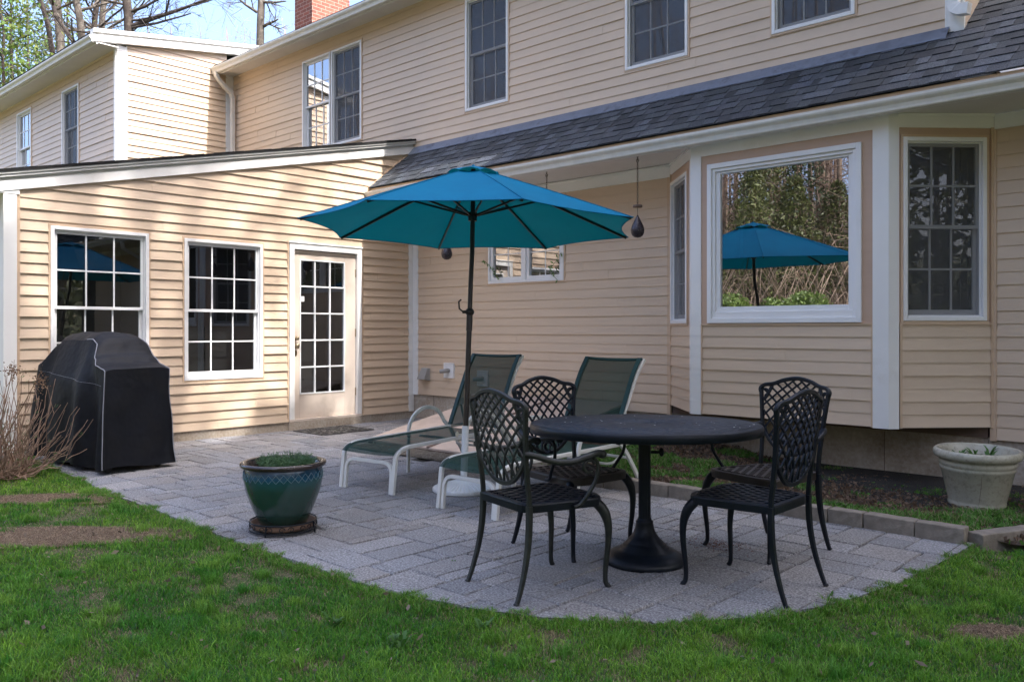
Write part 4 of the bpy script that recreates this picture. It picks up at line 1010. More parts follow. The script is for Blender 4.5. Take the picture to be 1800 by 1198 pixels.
tp_ = mb.build('table_top', M['table'], tb); tp_.location = (0, 0, .722)
ax = Vector((RT[0], RT[1], 0)); tp_.rotation_mode = 'QUATERNION'
from mathutils import Quaternion
tp_.rotation_quaternion = Quaternion(ax, R_(-1.3))
mb = MB(); mb.lathe([(.5885, .0055), (.592, .007), (.599, .004), (.604, -.003), (.605, -.012), (.605, -.036), (.600, -.041), (.590, -.041), (.5885, -.036)], 128, close=True); mb.build('table_rim', M['iron'], tp_)
mb = MB(); rd = random.Random(12)
for i in range(26):
    a, r = rd.uniform(0, 6.28), .56*math.sqrt(rd.random()); s_ = rd.uniform(.002, .006); mb.sphere((r*math.cos(a), r*math.sin(a), .0075), s_, 4, (1, .7, .25))
db_ = mb.build('fallen_petals', M['white'], tp_); db_['kind'] = 'stuff'

# ------------------------------------------------------------------ cast chairs
def make_chair(name, loc, rz, label, mats, arms=True):
    C = empty(name, loc, rz, label, 'chair', 'cast metal armchairs round the table')
    mbody, mlat, mseat = mats
    def post(x):
        s = 1 if x > 0 else -1
        return [(s*.215, -.262, 0), (s*.212, -.236, .07), (s*.207, -.208, .17), (s*.203, -.190, .28), (s*.200, -.184, .40), (s*.200, -.190, .50), (s*.207, -.208, .60), (s*.222, -.236, .70), (s*.243, -.272, .80), (s*.252, -.298, .86)]
    def smooth(pts, n=4):
        P_ = [Vector(p) for p in pts]; out = []
        for i in range(len(P_)-1):
            a, b, c, d = P_[max(i-1, 0)], P_[i], P_[i+1], P_[min(i+2, len(P_)-1)]
            for k in range(n):
                t = k/n; out.append(.5*((2*b)+(c-a)*t+(2*a-5*b+4*c-d)*t*t+(3*b-a-3*c+d)*t**3))
        out.append(P_[-1]); return out
    PF = [(-.013, -.009), (.013, -.009), (.015, 0), (.013, .009), (-.013, .009), (-.015, 0)]
    for s in (-1, 1):
        mb = MB(); pts = smooth(post(s)); sc = [.72+.38*min(1, i/(len(pts)*.35)) for i in range(len(pts))]; low = [p for p in pts]
        cut = int(len(pts)*.47)
        mb.sweep(pts[:cut+1], [(-.010, -.013), (.010, -.013), (.010, .013), (-.010, .013)], up=(1, 0, 0), scale=sc[:cut+1], smooth=False); mb.sphere((s*.215, -.264, .006), .014, 5, (1, 1, .5)); mb.build('rear_leg', mbody, C, bevel=.003)
        mb = MB(); fl = smooth([(s*.205, .195, .405), (s*.226, .226, .36), (s*.236, .243, .29), (s*.230, .246, .20), (s*.222, .238, .10), (s*.221, .238, .03), (s*.228, .250, .005)])
        rr = [.024, .025, .026, .0255, .025, .024, .022, .020, .0185, .017, .016, .015, .0145, .014, .0135, .013, .0125, .012, .0115, .0115, .012, .012, .012, .013, .013]
        rr = (rr+[.012]*9)[:len(fl)]; mb.tube(fl, rr, 8); mb.sphere((s*.228, .250, .006), .014, 5, (1, 1, .5)); mb.build('front_leg', mbody, C)
    backy = lambda z: -.184 - .006*max(0, z-.45)/.1 - .10*max(0, z-.52)**1.75
    halfw = lambda z: .200 + .034*max(0, (z-.50)/.36)**1.6
    def BP(x, z, off=0): return Vector((x, backy(z) - .03*(1-(x/.25)**2)*min(1, max(0, (z-.45)/.2)) + off, z))
    # frame: posts upper part + crest + lower bow
    fr_ = MB()
    for s in (-1, 1):
        pts = [BP(s*halfw(z), z) for z in np.linspace(.40, .862, 16)]; fr_.sweep(pts, [(-.010, -.010), (.010, -.010), (.010, .010), (-.010, .010)], up=(0, 1, 0))
    crest = smooth([(-.252, .855), (-.250, .878), (-.235, .896), (-.165, .902), (-.10, .922), (0, .938), (.10, .922), (.165, .902), (.235, .896), (.262, .878), (.252, .855)] and
                   [BP(x, z) for x, z in [(-.234, .850), (-.238, .872), (-.214, .892), (-.155, .902), (-.09, .925), (0, .938), (.09, .925), (.155, .902), (.214, .892), (.238, .872), (.234, .850)]], 4)
    fr_.sweep(crest, [(-.009, -.011), (.009, -.011), (.012, 0), (.009, .011), (-.009, .011), (-.012, 0)], up=(0, 1, 0))
    ztop = lambda x: .925 - .35*abs(x)**1.6 if abs(x) < .24 else .88
    zbot = lambda x: .505 + .125*(min(1, abs(x)/.20))**2.2
    bow = [BP(x, zbot(x)) for x in np.linspace(-.203, .203, 25)]
    fr_.sweep(bow, [(-.010, -.009), (.010, -.009), (.010, .009), (-.010, .009)], up=(0, 1, 0)); fr_.build('back_frame', mbody, C, bevel=.002, seg=1)
    la = MB()
    inb = lambda x, z: abs(x) < halfw(z) and z > zbot(x)-.004 and z < ztop(x)+.006
    def strip(fn, w=.0048):
        run = []
        for i in range(61):
            x, z = fn(i/60)
            if inb(x, z): run.append(BP(x, z))
            else:
                if len(run) > 2: la.sweep(run, [(-w, -.004), (w, -.004), (w, .004), (-w, .004)], up=(0, 1, 0))
                run = []
        if len(run) > 2: la.sweep(run, [(-w, -.004), (w, -.004), (w, .004), (-w, .004)], up=(0, 1, 0))
    for k in range(-6, 7):
        for s in (-1, 1):
            # arcs that rise from the lower bow and bend outwards
            x0 = k*.064 + s*.012
            strip(lambda t, x0=x0, s=s: (x0 + s*(.40*t**1.75), .50+.46*t))
    for s in (-1, 1):
        sc_ = [BP(s*(.205+.028*math.cos(a)*(1-a/9)), .845+.028*math.sin(a)*(1-a/9)) for a in np.linspace(-1.5, 5.0, 16)]; la.tube(sc_, .0065, 6)
        sc_ = [BP(s*(.150+.018*math.cos(a)), .585+.020*math.sin(a)) for a in np.linspace(0, 5.6, 12)]; la.tube(sc_, .005, 6)
        la.sweep([BP(s*x, z) for x, z in ((.235, .80), (.205, .815), (.185, .85), (.165, .89))], [(-.009, -.005), (.009, -.005), (.009, .005), (-.009, .005)], up=(0, 1, 0))
    la.build('back_lattice', mlat, C)
    # seat: rounded trapezoid ring + lattice
    def outline(k=1.0):
        pts = [(-.19, -.195), (.19, -.195), (.235, .20), (.16, .245), (-.16, .245), (-.235, .20)]
        f = fillet([(p[0]*k, p[1]*k, 0) for p in pts] + [(pts[0][0]*k, pts[0][1]*k, 0)], .07, 4)
        return f[:-1]
    oo = outline(1); ii = outline(.90); n_ = len(oo); mb = MB()
    vs = [(p.x, p.y, .432) for p in oo] + [(p.x*1.012, p.y*1.012, .424) for p in oo] + [(p.x*1.012, p.y*1.012, .392) for p in oo] + [(p.x, p.y, .388) for p in ii] + [(p.x, p.y, .434) for p in ii]
    fs = []
    for r in range(5):
        r2 = (r+1) % 5
        for i in range(n_): j = (i+1) % n_; fs.append((r*n_+i, r*n_+j, r2*n_+j, r2*n_+i))
    mb.add(vs, fs, False)
    hullS = [(p.x, p.y) for p in ii]
    area = sum(hullS[i][0]*hullS[(i+1) % n_][1]-hullS[(i+1) % n_][0]*hullS[i][1] for i in range(n_))
    if area < 0: hullS = hullS[::-1]
    def inS(x, y):
        for i in range(len(hullS)):
            p, q = hullS[i], hullS[(i+1) % len(hullS)]
            if (q[0]-p[0])*(y-p[1])-(q[1]-p[1])*(x-p[0]) < -1e-4: return False
        return True
    for k in range(-7, 8):
        for s in (-1, 1):
            run = []
            for i in range(50):
                t = i/49; x = k*.052 + s*.30*t**1.2; y = -.22+.50*t; z = .434 - .010*math.sin(math.pi*min(1, max(0, (y+.2)/.43)))
                if inS(x, y): run.append(Vector((x, y, z)))
                else:
                    if len(run) > 2: mb.sweep(run, [(-.0075, -.005), (.0075, -.005), (.0075, .005), (-.0075, .005)])
                    run = []
            if len(run) > 2: mb.sweep(run, [(-.0075, -.005), (.0075, -.005), (.0075, .005), (-.0075, .005)])
    mb.build('seat', mseat, C)
    for s in ((-1, 1) if arms else ()):
        mb = MB(); arm = smooth([(s*.212, -.215, .665), (s*.238, -.17, .655), (s*.262, -.09, .628), (s*.272, .0, .622), (s*.272, .08, .636), (s*.268, .150, .648), (s*.266, .185, .646)])
        mb.sweep(arm, [(-.017, -.008), (-.010, -.014), (.010, -.014), (.017, -.008), (.017, .006), (.009, .013), (-.009, .013), (-.017, .006)], smooth=True)
        mb.sphere((s*.266, .182, .640), .022, 6, (1, 1, .9)); ar = mb.build('arm', mbody, C)
        mb = MB(); mb.tube(smooth([(s*.268, .125, .630), (s*.272, .150, .60), (s*.268, .145, .53), (s*.256, .105, .46), (s*.240, .075, .415), (s*.235, .04, .405)]), .0095, 7)
        mb.tube([(s*.270, .132-.0+.032*math.cos(a)-.03, .592+.028*math.sin(a)) for a in np.linspace(.3, 5.2, 14)], .0085, 6); mb.build('arm_support', mbody, ar)
    return C
IB = (M['iron'], M['iron'], M['iron'])
def heading(dx, dy): return math.atan2(-dx, dy)      # local +Y points towards (dx,dy)
c1 = make_chair('garden_armchair', (6.215, -4.535, 0), heading(.115, .45), 'mossy dark lattice armchair at the near left of the table, back to the camera', (M['iron_moss'], M['iron_moss'], M['iron']))
c2 = make_chair('garden_armchair', (6.985, -3.845, 0), heading(-.47, .0), 'dark armless lattice chair at the right of the table, seen from the side', IB, False)
c3 = make_chair('garden_armchair', (5.90, -3.875, 0), heading(.46, -.06), 'blue black lattice armchair with brown seat, behind the left table edge', (M['iron'], M['iron'], M['iron_brown']))
c4 = make_chair('garden_armchair', (6.725, -3.165, 0), heading(-.115, -.44), 'lattice armchair with brown seat facing the camera, in front of the bay window', (M['iron'], M['iron'], M['iron_brown']))

# ------------------------------------------------------------------ covered grill
gr = empty('covered_grill', (.92, -4.50, 0), R_(4), 'large barbecue under a black fabric cover with grey piping, by the left wall', 'grill')
gx_ = lambda x: x
def hprof(x):
    """cover height along x (-.66..+.66)"""
    pts = [(-.68, .90), (-.60, .925), (-.46, 1.13), (-.38, 1.195), (.22, 1.20), (.29, 1.17), (.42, 1.00), (.50, .925), (.62, .90), (.66, .885)]
    for (a, za), (b, zb) in zip(pts[:-1], pts[1:]):
        if a <= x <= b: t = (x-a)/(b-a); t = t*t*(3-2*t); return za+(zb-za)*t
    return pts[0][1] if x < -.68 else pts[-1][1]
mb = MB(); NX, NY = 60, 26; hx, hy = .655, .285
def top_pt(i, j):
    x = -hx+2*hx*i/NX; s = -1+2*j/NY; h = hprof(x); lid = max(0, min(1, (h-.93)/.24))
    y = hy*s; z = h - (.055*lid*abs(s)**2.2) - .018*abs(s)**6 + .006*noise.noise(Vector((x*5, y*7, 1))) + .004*math.sin(x*19+y*6)*lid
    y -= .03*lid*0
    if lid > 0: y *= 1-(.36 if y < 0 else .10)*lid
    return Vector((x, y, z))
vs = [top_pt(i, j) for j in range(NY+1) for i in range(NX+1)]
mb.add(vs, [(j*(NX+1)+i, j*(NX+1)+i+1, (j+1)*(NX+1)+i+1, (j+1)*(NX+1)+i) for j in range(NY) for i in range(NX)], True)
ring = [(i, 0) for i in range(NX)] + [(NX, j) for j in range(NY)] + [(i, NY) for i in range(NX, 0, -1)] + [(0, j) for j in range(NY, 0, -1)]
LV = 26; vs = []; per = 0
for (i, j) in ring:
    p = top_pt(i, j); x = -hx+2*hx*i/NX; y = hy*(-1+2*j/NY)
    onx = 1 if j in (0, NY) else 0
    nx_, ny_ = (0, -1 if j == 0 else 1) if onx else ((1 if i == NX else -1), 0)
    if (i in (0, NX)) and (j in (0, NY)): nx_, ny_ = (1 if i == NX else -1), (-1 if j == 0 else 1)
    u = per = per+1
    for k in range(1, LV+1):
        t = k/LV; bz = .045+.012*math.sin(u*.21); z = p.z*(1-t)+bz*t
        q = Vector((p.x*(1-min(1, t*3)) + x*min(1, t*3), p.y*(1-min(1, t*3)) + y*min(1, t*3), z))
        amp = (.048 if onx else .010)*min(1, t*1.8)*(.55+.45*math.sin(u*.13+2)); fold = math.sin(u*.34+1.2*math.sin(u*.09)+t*.9)*amp + .010*noise.noise(Vector((u*.07, t*3, 4)))*min(1, t*3)
        flare = .03*t if onx else .012*t
        q.x += nx_*(fold+flare); q.y += ny_*(fold+flare); vs.append(q)
n_ = len(ring); tops = [top_pt(i, j) for i, j in ring]
base = len(vs); allv = vs+tops; fs = []
for a in range(n_):
    b = (a+1) % n_
    fs.append((base+a, base+b, b*LV, a*LV))
    for k in range(LV-1): fs.append((a*LV+k, b*LV+k, b*LV+k+1, a*LV+k+1))
mb.add(allv, fs, True); cv = mb.build('fabric_cover', M['cover'], gr)
def edge_line(idx, out=.003):
    a = ring.index(idx); i, j = idx; d = Vector(((1 if i == NX else -1 if i == 0 else 0), (-1 if j == 0 else 1 if j == NY else 0), 0)).normalized()*out
    return [tops[a]+d] + [vs[a*LV+k]+d for k in range(LV)]
for idx, up_ in (((NX, 0), True), ((NX, NY), True)):
    pts = edge_line(idx); j = idx[1]
    lid = [top_pt(i, j)+Vector((0, -.002 if j == 0 else .002, .004)) for i in range(NX, 34, -1)]
    mb = MB(); mb.tube(lid[::-1]+pts, .0042, 6); mb.build('piping', M['piping'], cv)
mb = MB(); a0 = ring.index((0, 0))
k_ = 3
def at_h(i, z):
    z = z
    col_ = [tops[ring.index((i, 0))]]+[vs[ring.index((i, 0))*LV+k] for k in range(LV)]
    for a, b in zip(col_[:-1], col_[1:]):
        if a.z >= z >= b.z: return a.lerp(b, (a.z-z)/max(1e-6, a.z-b.z))+Vector((0, -.004, 0))
    return col_[1]+Vector((0, -.004, 0))
def unused_(i, z): c_ = [vs[ring.index((i, 0))*LV+k] for k in range(LV)]; return min(c_, key=lambda v: abs(v.z-z))+Vector((0, -.0035, 0))
line = [at_h(i, .84-.10*i/NX) for i in range(2, NX-1)]
mb.tube(line, .0014, 4); mb.build('seam', M['piping'], cv)
for x, y in ((.57, -.22), (.57, .22), (-.55, -.2), (-.55, .2)):
    mb = MB(); mb.tube([(x-.012, y, .028), (x+.012, y, .028)], .028, 14); mb.box(x-.018, x+.018, y-.012, y+.012, .03, .09); mb.build('caster', M['rubber'], gr)

# ------------------------------------------------------------------ glazed pot, saucer, plant
PC = Vector((4.375, -4.775, 0))
sa = empty('pot_stand', PC, label='scrolled iron stand with clay saucer under the glazed pot', cat='plant stand')
mb = MB(); mb.lathe([(0, .022), (.165, .022), (.185, .03), (.192, .062), (.186, .062), (.178, .036), (0, .030)], 48); mb.build('saucer', M['clay'], sa)
mb = MB()
for z in (.018, .066): mb.tube([(.198*math.cos(a), .198*math.sin(a), z) for a in np.linspace(0, 2*math.pi, 48, endpoint=False)], .0045, 6, closed=True)
for k in range(4):
    a = k*math.pi/2+.5; mb.tube([(.20*math.cos(a), .20*math.sin(a), .068), (.204*math.cos(a), .204*math.sin(a), .03), (.21*math.cos(a), .21*math.sin(a), .002)], .005, 6)
for k in range(10):
    a0_ = k*2*math.pi/10; f = lambda a, s: (.199*math.cos(a0_+a), .199*math.sin(a0_+a), .042+s)
    mb.tube([f(.02+.10*math.cos(t)*(1-t/9), .018*math.sin(t)*(1-t/9)) for t in np.linspace(0, 6, 14)], .0025, 5); mb.tube([f(.30-.10*math.cos(t)*(1-t/9), .018*math.sin(t)*(1-t/9)) for t in np.linspace(0, 6, 14)], .0025, 5)
mb.build('iron_ring', M['iron'], sa)
pt = empty('glazed_pot', PC+Vector((0, 0, .034)), label='glossy green ceramic pot with blue diamond band and brown rim', cat='pot')
pp = [(0, 0), (.125, 0), (.135, .006), (.165, .07), (.198, .15), (.222, .22), (.234, .285), (.234, .335), (.226, .358)]
mb = MB(); mb.lathe(pp, 72); mb.build('pot_body', M['glaze'], pt)
mb = MB(); mb.lathe([(.222, .352), (.236, .356), (.252, .362), (.256, .374), (.252, .386), (.240, .390), (.222, .384), (.214, .370), (.206, .33), (.20, .30)], 72); mb.build('pot_rim', M['glaze_rim'], pt)
mb = MB(); nb = 34; rz_ = lambda z: .2345+.0012+(.0 if z < .335 else -(z-.335)*.35)
for k in range(nb):
    a = 2*math.pi*k/nb; w_ = 2*math.pi/nb
    for s in (1, -1):
        pts = [((rz_(z))*math.cos(a+s*w_*t), (rz_(z))*math.sin(a+s*w_*t), z) for t, z in ((0, .288), (.5, .312), (1.0, .337))]
        mb.tube(pts, .0016, 4)
mb.build('diamond_relief', M['relief'], pt)
mb = MB(); mb.lathe([(0, .335), (.212, .328)], 32); mb.build('soil', M['soil_pot'], pt)
def fern_plant(name, c, n, rad, hh, label, cat_, material, seed, L=.05):
    r = np.random.default_rng(seed); V = []; Fs = []; 
    for k in range(n):
        a = r.uniform(0, 6.28); rr = rad*math.sqrt(r.random())*.75; p = Vector((rr*math.cos(a), rr*math.sin(a), 0)); d = Vector((math.cos(a)*.6, math.sin(a)*.6, 1)).normalized()
        h = hh*r.uniform(.5, 1)*(1-.4*rr/rad)
        for j in range(16):
            q = p+d*h*(j/15)+Vector((0, 0, -.2*h*(j/15)**2)); e = (Vector(r.normal(size=3)).normalized()+d*.3); s = L*r.uniform(.5, 1); o = Vector(r.normal(size=3)).normalized()*.0028
            i0 = len(V); V += [q-o, q+o, q+e*s]; Fs.append((i0, i0+1, i0+2))
    o = npmesh(name, [tuple(v) for v in V], [np.array(Fs)], material); o.location = c; return tag(o, label, cat_)
fern_plant('feathery_plant', PC+Vector((.01, .02, .36)), 420, .17, .17, 'feathery green seedlings growing in the glazed pot', 'plant', M['fern'], 5, .035)
# ------------------------------------------------------------------ beige planter
WP = at(1717, 795, D=5.90); WP = Vector((WP.x, WP.y, 0))
wp = empty('planter', (WP.x, WP.y, -.055), 0, 'large beige planter with rolled rim standing in the soil bed', 'planter', rot=(R_(1.5), R_(1), 0))
mb = MB(); mb.lathe([(0, .0), (.185, 0), (.192, .006), (.195, .022), (.190, .030), (.198, .036), (.200, .050), (.196, .058), (.199, .066), (.252, .232), (.258, .236), (.260, .250), (.256, .256), (.262, .260), (.266, .276), (.262, .282), (.270, .296), (.283, .298), (.298, .306), (.305, .322), (.301, .340), (.288, .350), (.270, .348), (.262, .336), (.235, .24), (.232, .20)], 80)
mb.v = [(a*.925, b*.925, c*1.25) for a, b, c in mb.v]; mb.build('planter_body', M['planter'], wp)
mb = MB(); mb.lathe([(0, .300), (.218, .296)], 32); mb.build('soil', M['grey_metal'], wp)
def crackline():
    mb = MB(); f = lambda z, a: ((.199+(z-.066)*.3193+.0008)*.925*math.cos(a), (.199+(z-.066)*.3193+.0008)*.925*math.sin(a), z*1.25)
    base_a = math.atan2(CAM[1]-WP.y, CAM[0]-WP.x)+.10
    mb.tube([f(.225, base_a+.02), f(.16, base_a+.012), f(.11, base_a-.01), f(.075, base_a-.02)], .0014, 4); mb.build('crack', M['bulk_frame'], wp)
crackline()
def weed(name, c, n, hgt, seed, label, material=None, spread=.05, leafw=.014, cat_='plant'):
    r = random.Random(seed); mb = MB()
    for k in range(n):
        a = r.uniform(0, 6.28); d = Vector((math.cos(a), math.sin(a), 0)); L_ = hgt*r.uniform(.6, 1.1); w_ = leafw*r.uniform(.7, 1.2); st = Vector((r.uniform(-spread, spread), r.uniform(-spread, spread), 0)); up_ = r.uniform(.6, 1.5)
        pts = [st + d*L_*t*.6 + Vector((0, 0, L_*(t*up_-.45*up_*t*t))) for t in (0, .25, .5, .75, 1)]; ww = [.25, .8, 1, .75, .05]; sd = Vector((-d.y, d.x, 0))
        vs = []
        for p, q in zip(pts, ww): vs += [p-sd*w_*q, p+sd*w_*q]
        mb.add(vs, [(2*i, 2*i+1, 2*i+3, 2*i+2) for i in range(4)], True)
    o = mb.build(name, material or M['weed']); o.location = c; return tag(o, label, cat_)
for i, (dx, dy) in enumerate(((-.15, -.10), (-.06, -.10), (.02, -.09))):
    q = WP+Vector((RT[0]*dx*1.2-FW[0]*.10, RT[1]*dx*1.2-FW[1]*.08, .315)); weed('seedling', q, 14, .13, 60+i, ('leftmost green seedling in the beige planter', 'middle green seedling in the beige planter', 'right hand green seedling in the beige planter')[i], spread=.012, leafw=.009)

# ------------------------------------------------------------------ hanging drops
def make_drop(x, y, ztop, zc, label):
    d = empty('hanging_lantern', (x, y, zc), 0, label, 'hanging ornament', 'teardrop ornaments on chains under the eave')
    mb = MB(); prof = [(0, -.105), (.03, -.10), (.055, -.082), (.068, -.055), (.070, -.025), (.062, .01), (.045, .045), (.026, .08), (.012, .105), (.006, .118), (0, .12)]
    mb.lathe([(r*.95, z) for r, z in prof], 24); mb.build('teardrop', M['bead'], d)
    mb = MB(); mb.lathe([(0, .195), (.045, .195), (.047, .205), (.045, .218), (0, .218)], 20); mb.tube([(0, 0, .11), (0, 0, .20)], .003, 6); mb.build('cap', M['bulk_frame'], d)
    mb = MB(); z = .215; k = 0; L_ = ztop-zc
    while z < L_-.01:
        hh = .013; pl = Vector((1, 0, 0)) if k % 2 else Vector((0, 1, 0))
        mb.tube([Vector((0, 0, z+hh)) + pl*.0075*math.cos(a) + Vector((0, 0, hh*1.25*math.sin(a))) for a in np.linspace(0, 2*math.pi, 9, endpoint=False)], .0026, 4, closed=True); z += hh*1.9; k += 1
    mb.tube([Vector((0, 0, L_-.05)) + Vector((.016*math.cos(a), 0, .016*math.sin(a))) for a in np.linspace(0, 2*math.pi, 12, endpoint=False)], .0025, 4, closed=True)
    mb.build('chain', M['chain'], d)
for (x, zz, lb) in ((1.44, 2.165, 'teardrop ornament peeping out below the left part of the umbrella'), (3.02, 2.24, 'teardrop ornament on the chain that rises behind the umbrella top'), (4.19, 2.225, 'teardrop ornament hanging free on its chain beside the bay window')):
    make_drop(x, -.70, 2.93, zz, lb)
# vine wreath sprigs stuck round the small window
def sprig(pts, seed, label):
    r = random.Random(seed); mb = MB(); P_ = [Vector(p) for p in pts]; mb.tube(P_, .003, 5)
    for i in range(len(P_)-1):
        for _ in range(3):
            p = P_[i].lerp(P_[i+1], r.random()); a = r.uniform(0, 6.28); d = Vector((math.cos(a), -.25, math.sin(a))).normalized(); s = Vector((-d.z, 0, d.x)).normalized(); L_ = r.uniform(.04, .07)
            mb.add([p, p+d*L_*.5+s*.012, p+d*L_, p+d*L_*.5-s*.012], [(0, 1, 2, 3)])
    tag(mb.build('vine_sprig', M['weed']), label, 'vine sprig', 'leafy sprigs on the small window')
sprig([(1.40, -.035, 2.10), (1.52, -.035, 2.02), (1.60, -.035, 1.92), (1.66, -.035, 1.84)], 1, 'green leafy sprig at the left end of the small twin window')
sprig([(2.68, -.035, 2.12), (2.60, -.035, 2.02), (2.52, -.035, 1.95), (2.50, -.035, 1.89), (2.62, -.035, 1.80)], 2, 'green leafy sprig at the right end of the small twin window')

# ------------------------------------------------------------------ dried hydrangea shrub
def shrub():
    r = random.Random(19); root = empty('dried_hydrangea', (1.0, -5.42, -.01), label='leafless hydrangea of pale arching stems beside the covered grill', cat='shrub')
    st = MB(); fl = MB(); lf = MB()
    tips = []
    camr = Vector((RT[0], RT[1], 0)); fwd = Vector((FW[0], FW[1], 0))
    for k in range(200):
        a = r.uniform(0, 6.28); spread_ = r.uniform(.2, 1.15); b = Vector((r.uniform(-.22, .22), r.uniform(-.22, .22), 0))
        h = r.uniform(.12, .92)*(1-.45*spread_*r.random()); d = Vector((math.cos(a), math.sin(a), 0)); L_ = spread_*r.uniform(.35, .75)
        pts = []; p = b.copy(); n_ = 9; kink = Vector((0, 0, 0))
        for i in range(n_+1):
            t = i/n_; kink += Vector((r.uniform(-1, 1), r.uniform(-1, 1), r.uniform(-.5, .5)))*.019
            pts.append(b + d*L_*(t**.8) + Vector((0, 0, h*(t**(1.1+.9*spread_*r.random()))+.01)) + kink)
        st.tube(pts, [.0052*(1-.62*i/n_)+.0005 for i in range(n_+1)], 5)
        for _ in range(r.choice((0, 1, 2, 3))):
            i = r.randint(4, n_-1); q = pts[i]; dd = (pts[i]-pts[i-1]).normalized() + Vector((r.uniform(-1, 1), r.uniform(-1, 1), r.uniform(0, .9)))*.7; l2 = r.uniform(.06, .20)
            st.tube([q, q+dd*l2*.5+Vector((0, 0, .01)), q+dd*l2+Vector((0, 0, .03))], [.0030, .0024, .0014], 4)
            if r.random() < .35:
                e = q+dd*l2
                for _2 in range(4): 
                    v = Vector((r.uniform(-1, 1), r.uniform(-1, 1), r.uniform(-.3, 1))).normalized()*.016; lf.add([e, e+v+Vector((.006, 0, 0)), e+v*2, e+v-Vector((.006, 0, 0))], [(0, 1, 2, 3)])
        tips.append(pts[-1])
        if r.random() < .25:
            e = pts[r.randint(3, n_)]
            for _2 in range(5):
                v = Vector((r.uniform(-1, 1), r.uniform(-1, 1), r.uniform(-.3, 1))).normalized()*.018; lf.add([e, e+v+Vector((.008, 0, 0)), e+v*2, e+v-Vector((.008, 0, 0))], [(0, 1, 2, 3)])
    st.build('stems', M['twig'], root)
    for (px, py, D) in ((22, 650, 6.95), (70, 655, 6.9)):
        e = at(px, py, D=D) - Vector((1.0, -5.42, 0))
        fl = MB(); fl.tube([Vector((r.uniform(-.1, .1), r.uniform(-.1, .1), 0)), e*.5+Vector((0, 0, .05)), e], [.005, .004, .003], 5)
        for _ in range(160):
            v = Vector((r.gauss(0, 1), r.gauss(0, 1), r.gauss(0, .8)))*.035
            if px == 70: v.z -= abs(r.gauss(0, .09))
            o = e+v; s1 = Vector((r.uniform(-1, 1), r.uniform(-1, 1), r.uniform(-1, 1))).normalized()*.009; s2 = s1.cross(Vector((r.uniform(-1, 1), 1, r.uniform(-1, 1)))).normalized()*.007
            fl.add([o-s1, o+s2, o+s1, o-s2], [(0, 1, 2, 3)])
        fl.build('dried_flower', M['dry_flower'], root)
    lf.build('young_leaves', M['weed'], root)
shrub()

# ------------------------------------------------------------------ trees
def branch(mb, r, p, d, L, rad, depth, up=.15, wig=.25, nseg=5, sides=6, kids=(3, 5), tips=None, shrink=.62, minrad=.004):
    pts = [p.copy()]; q = p.copy(); dd = d.normalized()
    for i in range(nseg):
        dd = (dd + Vector((r.gauss(0, wig), r.gauss(0, wig), r.gauss(0, wig)+up))*.35).normalized(); q = q+dd*L/nseg; pts.append(q.copy())
    mb.tube(pts, [max(minrad, rad*(1-.6*i/nseg)) for i in range(nseg+1)], sides if depth > 1 else 4)
    if tips is not None and depth <= 1: tips.append(pts[-1]); tips.append(pts[len(pts)//2])
    if depth > 0:
        for _ in range(r.randint(*kids)):
            i = r.randint(1, nseg); a = (pts[i]-pts[i-1]).normalized(); s = Vector((r.gauss(0, 1), r.gauss(0, 1), r.gauss(0, .7))).normalized(); s = (s-a*s.dot(a)).normalized()
            branch(mb, r, pts[i], a*.75+s*.9, L*shrink*r.uniform(.7, 1.1), max(minrad, rad*(1-.6*i/nseg)*.55), depth-1, up, wig, max(3, nseg-1), sides, kids, tips, shrink, minrad)
